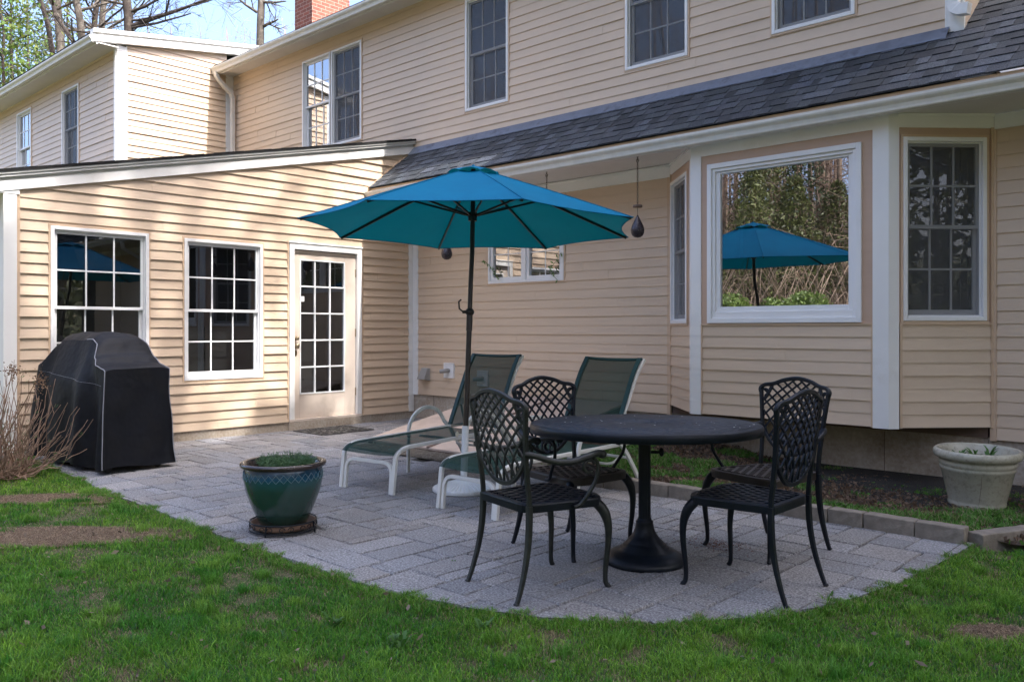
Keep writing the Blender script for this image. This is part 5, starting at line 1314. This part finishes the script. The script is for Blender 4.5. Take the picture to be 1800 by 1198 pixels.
def back_tree(name, pxs, D, rad, hgt, label, bark='bark', seed=0, limbs=(), foliage=None, nl=9, crownbase=None):
    """trunk through given photo points (px,py) at depth D, carried on to the ground and up to hgt"""
    r = random.Random(seed); P_ = [at(x, y, D=D) for x, y in pxs]; P_.sort(key=lambda v: v.z)
    gdir = (P_[-1]-P_[0]).normalized(); base = P_[0] - gdir*(P_[0].z/max(.3, gdir.z))*.9; base = Vector((P_[0].x*.6+base.x*.4, P_[0].y*.6+base.y*.4, tz(P_[0].x, P_[0].y)-.2))
    root = empty(name, base, label=label, cat='tree', group='trees behind the house')
    top_ = P_[-1] + gdir*(hgt-P_[-1].z); top_.x = P_[-1].x + gdir.x*(hgt-P_[-1].z)*.6
    pts = [base] + P_ + [P_[-1].lerp(top_, .5)+Vector((r.uniform(-.2, .2), r.uniform(-.2, .2), 0)), top_]
    dense = []
    for a, b in zip(pts[:-1], pts[1:]):
        n_ = max(2, int((b-a).length/.9))
        for i in range(n_): dense.append(a.lerp(b, i/n_) + Vector((r.gauss(0, .02), r.gauss(0, .02), 0)))
    dense.append(pts[-1]); zt = pts[-1].z
    mb = MB(); mb.tube([p-base for p in dense], [rad*(1.1-.75*max(0, (p.z)/zt)) for p in dense], 10); mb.build('trunk', M[bark], root)
    cr = MB(); tips = []
    for _ in range(nl):
        z = r.uniform(crownbase or zt*.45, zt*.97); p = min(dense, key=lambda v: abs(v.z-z)); a = r.uniform(0, 6.28)
        branch(cr, r, p-base, Vector((math.cos(a), math.sin(a), .35)), r.uniform(1.6, 3.4), rad*.30, 3, .12, .28, 5, 5, (2, 4), tips)
    for (x, y, x2, y2, rr) in limbs:
        p, q = at(x, y, D=D), at(x2, y2, D=D-.5); branch(cr, r, p-base, (q-p), (q-p).length, rr, 3, .04, .14, 7, 6, (3, 5), tips)
    cr.build('crown', M[bark], root)
    if foliage:
        rg = np.random.default_rng(seed+99); T = np.array([tuple(t) for t in tips]); n_ = foliage['n']; idx = rg.integers(0, len(T), n_)
        Pn = T[idx] + rg.normal(size=(n_, 3))*foliage.get('sp', .45); k = rg.uniform(.5, 1.5, (n_, 1)); c = np.array(foliage['col'])[None]*k*np.stack([rg.uniform(.8, 1.5, n_), np.ones(n_), rg.uniform(.7, 1.1, n_)], 1)
        V, Fq, Cc = cards(rg, Pn, foliage.get('s', .16), c, up=np.array([0, 0, -.2])); npmesh('foliage', V, [Fq], M['needles'], root, Cc)
    return root
GREEN = (.10, .17, .03); PINE = (.04, .085, .035)
back_tree('bare_tree', [(70, 0), (84, 45), (93, 100)], 30, .16, 17, 'dark slender trunk leaning left, behind the left end of the wing roof', 'bark_dark', 1)
back_tree('bare_tree', [(101, 0), (108, 110)], 33, .26, 20, 'thick grey trunk rising behind the wing roof', 'bark', 2)
back_tree('bare_tree', [(86, -10), (100, 28), (133, 78)], 28, .14, 15, 'thin trunk leaning across the thick grey one behind the wing roof', 'bark_dark', 3)
back_tree('bare_tree', [(134, 0), (141, 38), (146, 80)], 29, .20, 18, 'brown trunk just left of the gutter end of the wing roof', 'bark', 4, foliage=dict(n=500, col=GREEN, s=.14))
back_tree('bare_tree', [(169, 0), (164, 60)], 30, .16, 19, 'slim trunk above the gutter corner of the wing roof', 'bark_dark', 5)
back_tree('bare_tree', [(181, 0), (179, 60)], 33, .21, 19, 'mottled trunk just right of the gutter corner of the wing roof', 'bark', 6)
back_tree('bare_tree', [(223, -5), (225, 62)], 27, .25, 16, 'dark tree whose long limbs reach right over the wing roof', 'bark_dark', 7, crownbase=11.5, nl=7,
          limbs=((232, 46, 372, 0, .085), (232, 20, 330, -14, .055), (228, 50, 340, 30, .05), (226, 10, 150, -5, .05), (230, 36, 300, 44, .04)))
back_tree('bare_tree', [(459, 0), (456, 80)], 27, .20, 17, 'straight trunk with a broken limb just left of the chimney', 'bark', 8, crownbase=12, nl=5,
          limbs=((452, 22, 405, -8, .05), (463, 4, 500, 6, .05), (464, 46, 488, 36, .06)))
for i, (x, y, D, hh, nf) in enumerate(((18, 30, 27, 13, 6500), (48, 40, 31, 15, 6500), (5, 60, 24, 11, 6000), (118, 10, 38, 19, 4500), (30, 90, 36, 13, 6000), (62, 70, 42, 14, 5000))):
    back_tree('leafy_tree', [(x, y), (x+2, y+90)], D+12, .12, hh+5, ('yellow green tree at the upper left corner', 'green tree second from the left edge', 'low green tree at the left edge of the roof line', 'distant green tree between the grey trunks', 'background green tree above the left gutter', 'farthest green tree behind the left trunks')[i], 'bark_dark', 20+i, nl=16, crownbase=4.5,
              foliage=dict(n=nf, col=(GREEN if i % 2 == 0 else PINE), s=.24, sp=.85))
SAPL = ('fine twigged sapling top above the middle of the rear wing rake', 'pinkish sapling top at the centre of the open blue sky', 'sapling top left of the straight trunk near the chimney, over the rake end', 'thin sapling touching the left side of the straight trunk', 'pinkish sapling between the straight trunk and the chimney', 'sapling half hidden by the left edge of the brick chimney', 'fine sapling below the long reaching limbs of the dark tree')
for i, (x, D) in enumerate(((300, 40), (352, 44), (398, 42), (430, 46), (500, 43), (520, 39), (260, 42))):
    back_tree('bare_tree', [(x, 45), (x+3, 95)], D, .055, 14.2 if x < 480 else 15.5, SAPL[i], 'twigwood', 60+i, nl=22, crownbase=8.5)
# evergreen shrub left of the sunroom
def bushy(name, c, rad, h, n, label, seed, col):
    root = empty(name, c, label=label, cat='shrub'); r = random.Random(seed); mb = MB(); tips = []
    for _ in range(14): a = r.uniform(0, 6.28); branch(mb, r, Vector((0, 0, 0)), Vector((math.cos(a)*.6, math.sin(a)*.6, 1)), h*r.uniform(.6, .95), .03, 2, .1, .2, 5, 5, (3, 5), tips)
    mb.build('stems', M['bark_dark'], root); rg = np.random.default_rng(seed); T = np.array([tuple(t) for t in tips]); P_ = T[rg.integers(0, len(T), n)]+rg.normal(size=(n, 3))*rad*.16
    c_ = np.array(col)[None]*rg.uniform(.5, 1.5, (n, 1)); V, Fq, Cc = cards(rg, P_, .07, c_); npmesh('foliage', V, [Fq], M['needles'], root, Cc)
for i, (px, D) in enumerate(((-60, 12), (-70, 16))):
    q = at(px, 600, D=D); bushy('green_shrub', (q.x, q.y, tz(q.x, q.y)), 1.2, (1.3, .8)[i], 9000, ('pale green shrub beyond the left corner post', 'far green shrub glimpsed left of the corner post')[i], 5+i, (.14, .22, .06))
# trees to the right that shade the lawn and patio (outside the picture)
def shade_tree(x, y, h, rad, z0, n, seed, name='shade_tree', lab='tall evergreen standing off to the right that shades the lawn'):
    root = empty(name, (x, y, tz(x, y)), label=lab, cat='tree', group='tall evergreens at the right edge of the lawn'); r = random.Random(seed)
    mb = MB(); mb.tube([(0, 0, -.2), (.1, 0, h*.4), (.1, .1, h*.97)], [.30, .22, .05], 10); mb.build('trunk', M['bark'], root)
    mb = MB()
    for k in range(46):
        z = z0 + (h-z0)*(k/46); a = k*2.4; L_ = rad*(1-.65*((z-z0)/(h-z0))**4)*r.uniform(.7, 1.05); mb.tube([(0, 0, z), (math.cos(a)*L_*.6, math.sin(a)*L_*.6, z+.05*L_), (math.cos(a)*L_, math.sin(a)*L_, z-.08*L_)], [.06, .035, .01], 5)
    mb.build('crown', M['bark_dark'], root)
    rg = np.random.default_rng(seed); u = rg.uniform(0, 1, n)**.9; z = z0+(h-z0)*u; R0 = rad*(1-.62*u**4); a = rg.uniform(0, 6.283, n); rr = R0*np.sqrt(rg.uniform(.05, 1, n))
    P_ = np.stack([rr*np.cos(a), rr*np.sin(a), z+rg.normal(size=n)*.2], 1); k = rg.uniform(.5, 1.5, (n, 1)); V, Fq, Cc = cards(rg, P_, .42, np.array(PINE)[None]*k, aspect=1.6); npmesh('foliage', V, [Fq], M['needles'], root, Cc)
SHL = ('tall evergreen off to the right, level with the near lawn', 'tallest evergreen off to the right, in line with the patio', 'lower evergreen off to the right, nearest the house wall', 'evergreen in the back row off to the right', 'shortest evergreen off to the right, farthest from the house')
for i, (x, y, h, rad, z0, n) in enumerate(SHADE): shade_tree(x, y, h, rad, z0, n, 300+i, lab=SHL[i])

def overhead_tree():
    r = random.Random(5); root = empty('bare_tree', (12.0, -8.2, 0), label='tall leafless tree right of the camera whose boughs dapple the sunroom wall', cat='tree')
    mb = MB(); mb.tube([(0, 0, -.2), (-.2, .3, 6), (-.5, .8, 12), (-1.2, 1.6, 19)], [.28, .22, .16, .05], 10); mb.build('trunk', M['bark'], root)
    cr = MB()
    for k in range(16):
        z = 9+10*k/16; a = r.uniform(1.2, 3.9); branch(cr, r, Vector((-.5-.05*(z-12), .8+.1*(z-12), z)), Vector((math.cos(a), math.sin(a), .35)), r.uniform(3, 5), .10, 3, .05, .22, 6, 5, (3, 4), None, .6, .012)
    cr.build('crown', M['bark'], root)
overhead_tree()
def second_overhead():
    r = random.Random(9); root = empty('bare_tree', (12.9, -4.6, 0), label='tall leafless tree right of the patio with a high fork', cat='tree')
    mb = MB(); mb.tube([(0, 0, -.2), (-.1, .3, 8), (-.3, .8, 14), (-.6, 1.2, 19), (-.8, 1.0, 25)], [.30, .25, .20, .16, .07], 10); mb.tube([(-.3, .8, 14), (-.6, 2.0, 18.5), (-.8, 2.6, 24)], [.16, .14, .06], 8); mb.build('trunk', M['bark'], root)
    cr = MB()
    for k in range(22):
        z = 15+9*k/22; a = r.uniform(0, 6.28); branch(cr, r, Vector((-.6, 1.2+.6*(k % 2), z)), Vector((math.cos(a)*.6, math.sin(a), .45)), r.uniform(2, 3.6), .09, 3, .05, .22, 6, 5, (3, 5), None, .6, .014)
    cr.build('crown', M['bark'], root)
second_overhead()

# woods on the slope behind the camera: what the windows mirror
def woods():
    r = random.Random(77); mb = MB(); cols = []
    for k in range(150):
        x = r.uniform(-60, 40); y = -30 - 34*r.random()**.9; base = Vector((x, y, tz(x, y)-.2)); h = r.uniform(14, 24); rad = r.uniform(.07, .22)
        top_ = base+Vector((r.gauss(0, .8), r.gauss(0, .8), h)); mid = base.lerp(top_, .5)+Vector((r.gauss(0, .3), r.gauss(0, .3), 0))
        g_ = r.uniform(.6, 1.6); c_ = (g_, g_*.95, g_*.88)
        i0 = len(mb.f); mb.tube([base, mid, top_], [rad, rad*.7, .03], 6)
        for _ in range(16):
            t = r.uniform(.2, .98); p = base.lerp(top_, t); a = r.uniform(0, 6.28); L_ = r.uniform(1.5, 4.5)*(1-.5*t); q = p+Vector((math.cos(a), math.sin(a), r.uniform(-.1, .7)))*L_
            mb.tube([p, p.lerp(q, .5)+Vector((0, 0, .15)), q], [.045*(1-.5*t), .03*(1-.5*t), .010], 4)
            for _2 in range(5):
                s = p.lerp(q, r.uniform(.3, 1)); e = s+Vector((r.gauss(0, 1), r.gauss(0, 1), r.gauss(.2, .8))).normalized()*r.uniform(.5, 1.3); mb.tube([s, e], [.013, .006], 3)
    # brush: arching dry canes near the edge of the wood
    for k in range(3200):
        x = r.uniform(-45, 25); y = -27 - 16*r.random()**1.5; p = Vector((x, y, tz(x, y))); a = r.uniform(0, 6.28); L_ = r.uniform(1.2, 4); q = p+Vector((math.cos(a)*L_*.7, math.sin(a)*L_*.7, L_*r.uniform(.3, 1.1))); mb.tube([p, p.lerp(q, .6)+Vector((0, 0, L_*.3)), q], [.022, .016, .007], 3)
    for k in range(90):
        x = r.uniform(-34, -4); y = -36 - 26*r.random(); base = Vector((x, y, tz(x, y)-.2)); h = r.uniform(12, 20); rad = r.uniform(.05, .13)
        mb.tube([base, base+Vector((r.gauss(0, .5), 0, h))], [rad, rad*.4], 5)
    for k in range(60):  # trunks of the added thicket, out of view, darkening what the bay glass mirrors
        x = r.uniform(27, 60); y = r.uniform(-45, 25); base = Vector((x, y, tz(x, y)-.2)); rad = r.uniform(.08, .2); mb.tube([base, base+Vector((r.gauss(0, .5), 0, r.uniform(9, 16)))], [rad, rad*.4], 5)
    o = mb.build('woodland', M['twigwood']); tag(o, 'leafless wood on the slope beyond the lawn', 'wood', kind='stuff')
    rg = np.random.default_rng(17); n_ = 110000; x = rg.uniform(-48, 26, n_); y = -31-34*rg.uniform(0, 1, n_)**1.2; z = np.array([tz(a, b) for a, b in zip(x, y)])+15*rg.uniform(0, 1, n_)**1.3
    V, Fq, Cc = cards(rg, np.stack([x, y, z], 1), 1.15, np.array([.17, .11, .08])[None]*rg.uniform(.3, 1.7, (n_, 1)), aspect=34); tag(npmesh('woodland_twigs', V, [Fq], M['needles'], None, Cc), 'tangle of bare twigs in the wood beyond the lawn', 'wood', kind='stuff')
    n_ = 26000; x = rg.uniform(27, 60, n_); y = rg.uniform(-45, 25, n_); z = np.array([tz(a, b) for a, b in zip(x, y)])+13*rg.uniform(0, 1, n_)**1.1
    V, Fq, Cc = cards(rg, np.stack([x, y, z], 1), .8, np.array([.10, .11, .05])[None]*rg.uniform(.3, 1.7, (n_, 1)), aspect=3); tag(npmesh('added_thicket', V, [Fq], M['needles'], None, Cc), 'unseen thicket added far beyond the right end of the house to darken window reflections', 'wood', kind='stuff')  # out-of-view foliage added so the right bay window reflects dark instead of sky
    rg = np.random.default_rng(7); PP = []; CC = []
    for k in range(42):
        x = rg.uniform(-45, 30); y = -30 - rg.uniform(0, 22); h = rg.uniform(6, 17)
        if k < 7: x, y, h = ((-9.6, -30.5, 7.0), (-8.0, -31.5, 6.2), (-10.6, -34, 8.5), (-9.0, -35, 8.0), (-11.6, -37, 9.5), (-6.8, -33.5, 5.5), (-13.4, -38, 9.0))[k]
        elif -24 < x < 0: continue
        b = np.array([x, y, tz(x, y)]); n_ = 2600 if k < 7 else 1800; u = rg.uniform(.02, 1, n_); R0 = h*.24*(1-u**1.5)+.3; a = rg.uniform(0, 6.283, n_); rr = R0*np.sqrt(rg.uniform(.1, 1, n_))
        PP.append(b+np.stack([rr*np.cos(a), rr*np.sin(a), u*h], 1)); cc = np.array([.115, .13, .045]) if rg.random() < .7 else np.array([.055, .08, .035]); CC.append(cc[None]*rg.uniform(.4, 1.6, (n_, 1)))
    P_ = np.concatenate(PP); V, Fq, Cc = cards(rg, P_, .26, np.concatenate(CC), up=np.array([0, 0, -.3]), aspect=3); o = npmesh('woodland_evergreens', V, [Fq], M['needles'], None, Cc); tag(o, 'evergreens among the leafless wood beyond the lawn', 'wood', kind='stuff')
    PP = []
    for (x, y) in ((-3.3, -19.6), (-2.7, -20.6), (1.5, -22), (-6.2, -22)):
        n_ = 900; v = unit(rg.normal(size=(n_, 3)))*rg.uniform(.3, .8, (n_, 1)); v[:, 2] = np.abs(v[:, 2])*.8; PP.append(np.array([x, y, tz(x, y)])+v)
    P_ = np.concatenate(PP); V, Fq, Cc = cards(rg, P_, .16, np.array([.14, .20, .05])[None]*rg.uniform(.5, 1.5, (len(P_), 1))); tag(npmesh('lawn_edge_plants', V, [Fq], M['needles'], None, Cc), 'clumps of green plants at the far edge of the lawn', 'plants', kind='stuff')
woods()

# ------------------------------------------------------------------ grass
def grass_blades(name, P, h, w, col, rg, lean=.5, label='', cat_='grass'):
    n = len(P); a = rg.uniform(0, 6.283, n); dirv = np.stack([np.cos(a), np.sin(a), np.zeros(n)], 1); b = rg.uniform(0, 6.283, n); sd = np.stack([np.cos(b), np.sin(b), np.zeros(n)], 1)
    ln = (rg.uniform(.1, 1, n)*lean)[:, None]*h[:, None]; up = np.array([0, 0, 1.0])[None]; hh = h[:, None]; ww = w[:, None]
    p0 = P-sd*ww*.5; p1 = P+sd*ww*.5; m = P+up*hh*.55+dirv*ln*.35; p2 = m-sd*ww*.4; p3 = m+sd*ww*.4; p4 = P+up*hh*(1-.25*ln/np.maximum(hh, 1e-4))+dirv*ln
    V = np.stack([p0, p1, p2, p3, p4], 1).reshape(-1, 3); i = 5*np.arange(n)[:, None]; Q = i+np.array([[0, 1, 3, 2]]); T = i+np.array([[2, 3, 4]])
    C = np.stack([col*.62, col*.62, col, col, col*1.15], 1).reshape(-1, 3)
    return tag(npmesh(name, V, [Q, T], M['grass'], None, C), label, cat_, kind='stuff')
def fbm(x, y, s, seed):
    r = np.random.default_rng(seed); out = np.zeros_like(x)
    for k in range(14):
        a = r.uniform(0, 6.283); f = s*r.uniform(.6, 3.2); out += np.sin((x*np.cos(a)+y*np.sin(a))*f + r.uniform(0, 6.283)+1.3*np.sin(y*f*.6+k))/(f/s)**.5
    return out/4.0
BARE = [tuple(at(110, 935, Z=0)[:2])+(.62, .16), tuple(at(105, 872, Z=0)[:2])+(.42, .14), tuple(at(0, 945, Z=0)[:2])+(.4, .12), tuple(at(1745, 1105, Z=0)[:2])+(.13, .08)]
def bare_mask(x, y):
    m = np.zeros_like(x)
    for bx_, by_, ra, rb in BARE:
        dx, dy = x-bx_, y-by_; u = dx*RT[0]+dy*RT[1]; v = dx*FW[0]+dy*FW[1]; m = np.maximum(m, np.clip(1.6-(u/ra)**2*1.0-(v/rb)**2*.35/.35*1.0, 0, 1))
    return m
def lawn_grass():
    rg = np.random.default_rng(11); n = 1150000
    u = rg.uniform(0, 1, n); d = 2.0*(11.0/2.0)**u           # log depth
    l = rg.uniform(-.75, .75, n)*d*(1.0+.25*(d < 4)); x = CAM[0]+FW[0]*d+RT[0]*l; y = CAM[1]+FW[1]*d+RT[1]*l
    e = .035*fbm(x, y, 9, 3)+.03*rg.normal(size=n)*(rg.uniform(0,1,n)<.3)
    ok = ~inside_patio(x+e, y+e*.8) & (y < -2.10) & ~((x < .06) & (y > -5.1)) & ~((y > -2.35+.72*(x-7.62)) & (x > 7.55))
    f1 = fbm(x, y, 3.0, 1); f2 = fbm(x, y, 10, 2); bm = bare_mask(x+.05*f2, y+.05*f2)
    keep = rg.uniform(0, 1, n) < (1.0-.80*bm)*np.clip(.86+.25*f2, .3, 1)*np.clip(3.4/d, .3, 1)**.55
    ok &= keep; x, y, d, f1, f2, bm = x[ok], y[ok], d[ok], f1[ok], f2[ok], bm[ok]; n = len(x)
    h = np.clip(.025+.009*f1+.009*f2, .010, .055)*rg.uniform(.5, 1.5, n)*(1-.5*bm); w = .0020+.00042*d*rg.uniform(.6, 1.2, n)
    k = rg.uniform(.55, 1.4, n)[:, None]; g1 = np.array([.062, .245, .014]); g2 = np.array([.235, .43, .04]); st = np.array([.36, .29, .17]); bl = np.array([.04, .13, .05])
    mixv = np.clip(.42+.40*f1+.30*fbm(x, y, 1.4, 6)+.28*rg.normal(size=n), 0, 1)[:, None]; col = g1*(1-mixv)+g2*mixv; bb = (rg.uniform(0, 1, n) < .12)[:, None]; col = np.where(bb, bl, col)
    dry = (rg.uniform(0, 1, n) < np.clip(.13+.75*np.clip(-f2-.15, 0, 1)+.8*bm, 0, .9)); col = np.where(dry[:, None], st, col)*k
    h = np.where(dry, h*.6, h); z = np.full(n, -.026); P = np.stack([x, y, z], 1)
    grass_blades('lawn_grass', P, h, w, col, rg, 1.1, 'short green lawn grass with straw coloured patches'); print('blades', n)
lawn_grass()
def edge_fringe():
    rg = np.random.default_rng(14); seg = [(PATIO[i], PATIO[i+1]) for i in range(1, len(PATIO)-2)]; L = np.array([math.dist(a, b) for a, b in seg]); n = 34000
    k = rg.choice(len(seg), n, p=L/L.sum()); t = rg.uniform(0, 1, n); A = np.array([s[0] for s in seg])[k]; B = np.array([s[1] for s in seg])[k]; p = A+(B-A)*t[:, None]; d = unit(B-A); out = np.stack([d[:, 1], -d[:, 0]], 1)
    sarc = p[:, 0]+p[:, 1]*1.7; wob = .022*np.sin(sarc*9)+.018*np.sin(sarc*23+1)+.014*np.sin(sarc*51+2); off = np.abs(rg.normal(size=n))*.05-.002-np.clip(wob, -.02, .05); p = p+out*off[:, None]; x, y = p[:, 0], p[:, 1]; ok = (y < -2.32); x, y, wob = x[ok], y[ok], wob[ok]; n = len(x)
    h = rg.uniform(.014, .040, n)*(1+9*np.clip(wob, -.03, .05)); mixv = rg.uniform(0, 1, n)[:, None]; col = (np.array([.06, .23, .014])*(1-mixv)+np.array([.19, .36, .04])*mixv)*rg.uniform(.6, 1.35, (n, 1)); dry = rg.uniform(0, 1, n) < .14; col = np.where(dry[:, None], np.array([.34, .26, .15])*.9, col)
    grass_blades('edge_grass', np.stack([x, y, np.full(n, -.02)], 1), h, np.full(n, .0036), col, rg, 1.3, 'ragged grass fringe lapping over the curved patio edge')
edge_fringe()
def tufts():
    rg = np.random.default_rng(18); C_ = []
    while len(C_) < 240:
        d = rg.uniform(2.4, 8); l = rg.uniform(-.7, .7)*d; x = CAM[0]+FW[0]*d+RT[0]*l; y = CAM[1]+FW[1]*d+RT[1]*l
        if not bool(inside_patio(np.array([x]), np.array([y]))[0]) and y < -2.6 and not (x < .2 and y > -5.2): C_.append((x, y, rg.uniform(.02, .065), rg.uniform(.6, 1.5), rg.uniform(0, 1)))
    P = []; H = []; K = []
    for x, y, r_, k, g in C_:
        m = int(70+1500*r_); P.append(np.stack([x+rg.normal(size=m)*r_*.6, y+rg.normal(size=m)*r_*.6, np.full(m, -.024)], 1)); H.append(rg.uniform(.022, .05, m)*k); base = np.array([.05, .22, .015])*(1-g)+np.array([.20, .38, .045])*g; K.append(base[None]*rg.uniform(.6, 1.4, (m, 1)))
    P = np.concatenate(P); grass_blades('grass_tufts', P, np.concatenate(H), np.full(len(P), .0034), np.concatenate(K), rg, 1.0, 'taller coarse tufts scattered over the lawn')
tufts()
def thatch():
    rg = np.random.default_rng(15); P = []
    for bx_, by_, ra, rb in BARE:
        m = int(52000*ra*rb/.1); a = rg.uniform(0, 6.283, m); r_ = np.sqrt(rg.uniform(0, 1.9, m)); u = np.cos(a)*r_*ra; v = np.sin(a)*r_*rb; P.append(np.stack([bx_+u*RT[0]+v*FW[0], by_+u*RT[1]+v*FW[1]], 1))
    P = np.concatenate(P); x, y = P[:, 0], P[:, 1]; ok = ~inside_patio(x, y); x, y = x[ok], y[ok]; n = len(x); k = rg.uniform(.35, 1.3, (n, 1)); w_ = rg.uniform(0, 1, (n, 1)); col = (np.array([.52, .40, .26])*w_+np.array([.24, .15, .10])*(1-w_))*k
    grass_blades('dry_thatch', np.stack([x, y, np.full(n, -.024)], 1), rg.uniform(.008, .022, n), np.full(n, .0045), col, rg, 2.6, 'dead straw thatch in the bare brown patches of the lawn')
thatch()
def far_grass():
    rg = np.random.default_rng(12); n = 60000; x = rg.uniform(-14, 16, n); y = rg.uniform(-14, -5.1, n); ok = ~inside_patio(x, y); x, y = x[ok], y[ok]; n = len(x)
    dep = (x-CAM[0])*FW[0]+(y-CAM[1])*FW[1]; ok = (dep > 10) | (dep < 2.0); x, y = x[ok], y[ok]; n = len(x); k = rg.uniform(.6, 1.4, n)[:, None]
    col = np.array([.06, .15, .02])*k; z = np.array([tz(a, b) for a, b in zip(x, y)]); grass_blades('distant_grass', np.stack([x, y, z], 1), rg.uniform(.03, .07, n), np.full(n, .009), col, rg, .9, 'lawn grass farther from the patio')
far_grass()
def bed_growth():
    rg = np.random.default_rng(21); n = 170000; x = rg.uniform(4.1, 9.2, n); y = rg.uniform(-2.2, -.05, n); f = 1.35*fbm(x, y, 5, 9)+.5*(-y-1.15); ok = (rg.uniform(0, 1, n) < np.clip(f*1.0, .015, .95)) & ~((x-WP.x)**2+(y-WP.y)**2 < .045) & ~((x < 4.5) & (y > -.3)) & ~((y < -2.35+.72*(x-7.62)) & (x > 7.55))
    x, y, f = x[ok], y[ok], f[ok]; n = len(x); k = rg.uniform(.5, 1.4, n)[:, None]; dry = rg.uniform(0, 1, n) < .22; col = np.where(dry[:, None], np.array([.34, .27, .17]), np.array([.10, .26, .03]))*k
    z = np.array([bedz(a, b) for a, b in zip(x, y)])-.004; grass_blades('bed_grass', np.stack([x, y, z], 1), rg.uniform(.02, .075, n)*np.clip(.6+.4*f, .5, 1.3), rg.uniform(.003, .0065, n), col, rg, 1.2, 'ragged weeds and grass in the planting bed', 'weeds')
    # broad leaves, litter
    n = 26000; x = rg.uniform(4.1, 9, n); y = rg.uniform(-2.2, -.02, n); f = 1.35*fbm(x, y, 5, 9)+.5*(-y-1.15); z = np.array([bedz(a, b) for a, b in zip(x, y)])
    P = np.stack([x, y, z+rg.uniform(0, .03, n)], 1); gr_ = f > .15; c = np.where(gr_[:, None], np.array([.09, .22, .035]), np.array([.17, .11, .07]))*rg.uniform(.5, 1.5, (n, 1)); ok = ~((y < -2.35+.72*(x-7.62)) & (x > 7.55)) & ~((x-WP.x)**2+(y-WP.y)**2 < .045)
    V, Fq, Cc = cards(rg, P[ok], rg.uniform(.012, .045, int(ok.sum())), c[ok], aspect=1.9); tag(npmesh('bed_leaves', V, [Fq], M['needles'], None, Cc), 'small weed leaves and brown litter in the planting bed', 'weeds', kind='stuff')
bed_growth()
def bed_twigs():
    rg = np.random.default_rng(23); n = 420; x = rg.uniform(4.1, 8.6, n); y = rg.uniform(-2.15, -.1, n); z = np.array([bedz(a, b) for a, b in zip(x, y)])+.02
    ok = ~((y < -2.35+.72*(x-7.62)) & (x > 7.55)) & ~((x-WP.x)**2+(y-WP.y)**2 < .05); P = np.stack([x, y, z], 1)[ok]; V, Fq, Cc = cards(rg, P, rg.uniform(.05, .22, len(P)), np.array([.36, .28, .19])[None]*rg.uniform(.4, 1.3, (len(P), 1)), aspect=36)
    V[:, 2] = P[:, 2].repeat(4) + (V[:, 2]-P[:, 2].repeat(4))*.25; tag(npmesh('bed_twigs', V, [Fq], M['needles'], None, Cc), 'dry stalks and twigs lying in the planting bed', 'twigs', kind='stuff')
bed_twigs()
def litter():
    rg = np.random.default_rng(31); pts = []; col = []
    c0 = at(1262, 958, Z=0)
    for k in range(420): pts.append((c0.x+rg.normal()*.09, c0.y+rg.normal()*.06, .004+rg.uniform(0, .006))); col.append((.16, .06, .035))
    for k in range(300): pts.append((rg.uniform(1, 7.4), rg.uniform(-4.9, -2.4), .005)); col.append((.07, .05, .035))
    for k in range(160): a = rg.uniform(0, 6.28); pts.append((PC.x+.22*math.cos(a)+rg.normal()*.05, PC.y+.22*math.sin(a)+rg.normal()*.05, .004)); col.append((.05, .04, .03))
    P = np.array(pts); V, Fq, Cc = cards(rg, P, .016, np.array(col)*rg.uniform(.5, 1.6, (len(P), 1)), aspect=5); V[:, 2] = np.clip(V[:, 2], .001, .012)
    tag(npmesh('patio_litter', V, [Fq], M['needles'], None, Cc), 'bits of brown plant litter scattered on the pavers', 'litter', kind='stuff')
    n = 900; x = CAM[0]+0*rg.uniform(0, 1, n); d = rg.uniform(2.6, 7, n); l = rg.uniform(-.62, .62, n)*d; x = CAM[0]+FW[0]*d+RT[0]*l; y = CAM[1]+FW[1]*d+RT[1]*l; ok = ~inside_patio(x, y) & (y < -2.4); x, y = x[ok], y[ok]; n = len(x)
    P = np.stack([x, y, rg.uniform(-.01, .015, n)], 1); V, Fq, Cc = cards(rg, P, rg.uniform(.012, .04, n), np.array([.25, .19, .13])*rg.uniform(.4, 1.4, (n, 1)), aspect=2); tag(npmesh('dead_leaves', V, [Fq], M['needles'], None, Cc), 'small dead leaves lying in the lawn', 'leaves', kind='stuff')
litter()
# small weeds in the joints and broad leaved plants in the lawn
for i, (px, py, s_, lb) in enumerate(((797, 985, .02, 'tiny weed in a paver joint left of the near armchair'), (1462, 1045, .03, 'small weed at the paver edge right of the side armchair'), (700, 1130, .07, 'broad leaved weed in the lawn below the patio edge, left of centre'), (850, 1100, .06, 'broad leaved weed at the lawn edge under the near armchair'), (586, 1095, .07, 'pale broad leaved weed in the lawn left of the patio curve'))):
    q = at(px, py, Z=0); weed('weed', (q.x, q.y, -.01), 14, s_, 80+i, lb, spread=s_*.3, leafw=s_*.14)
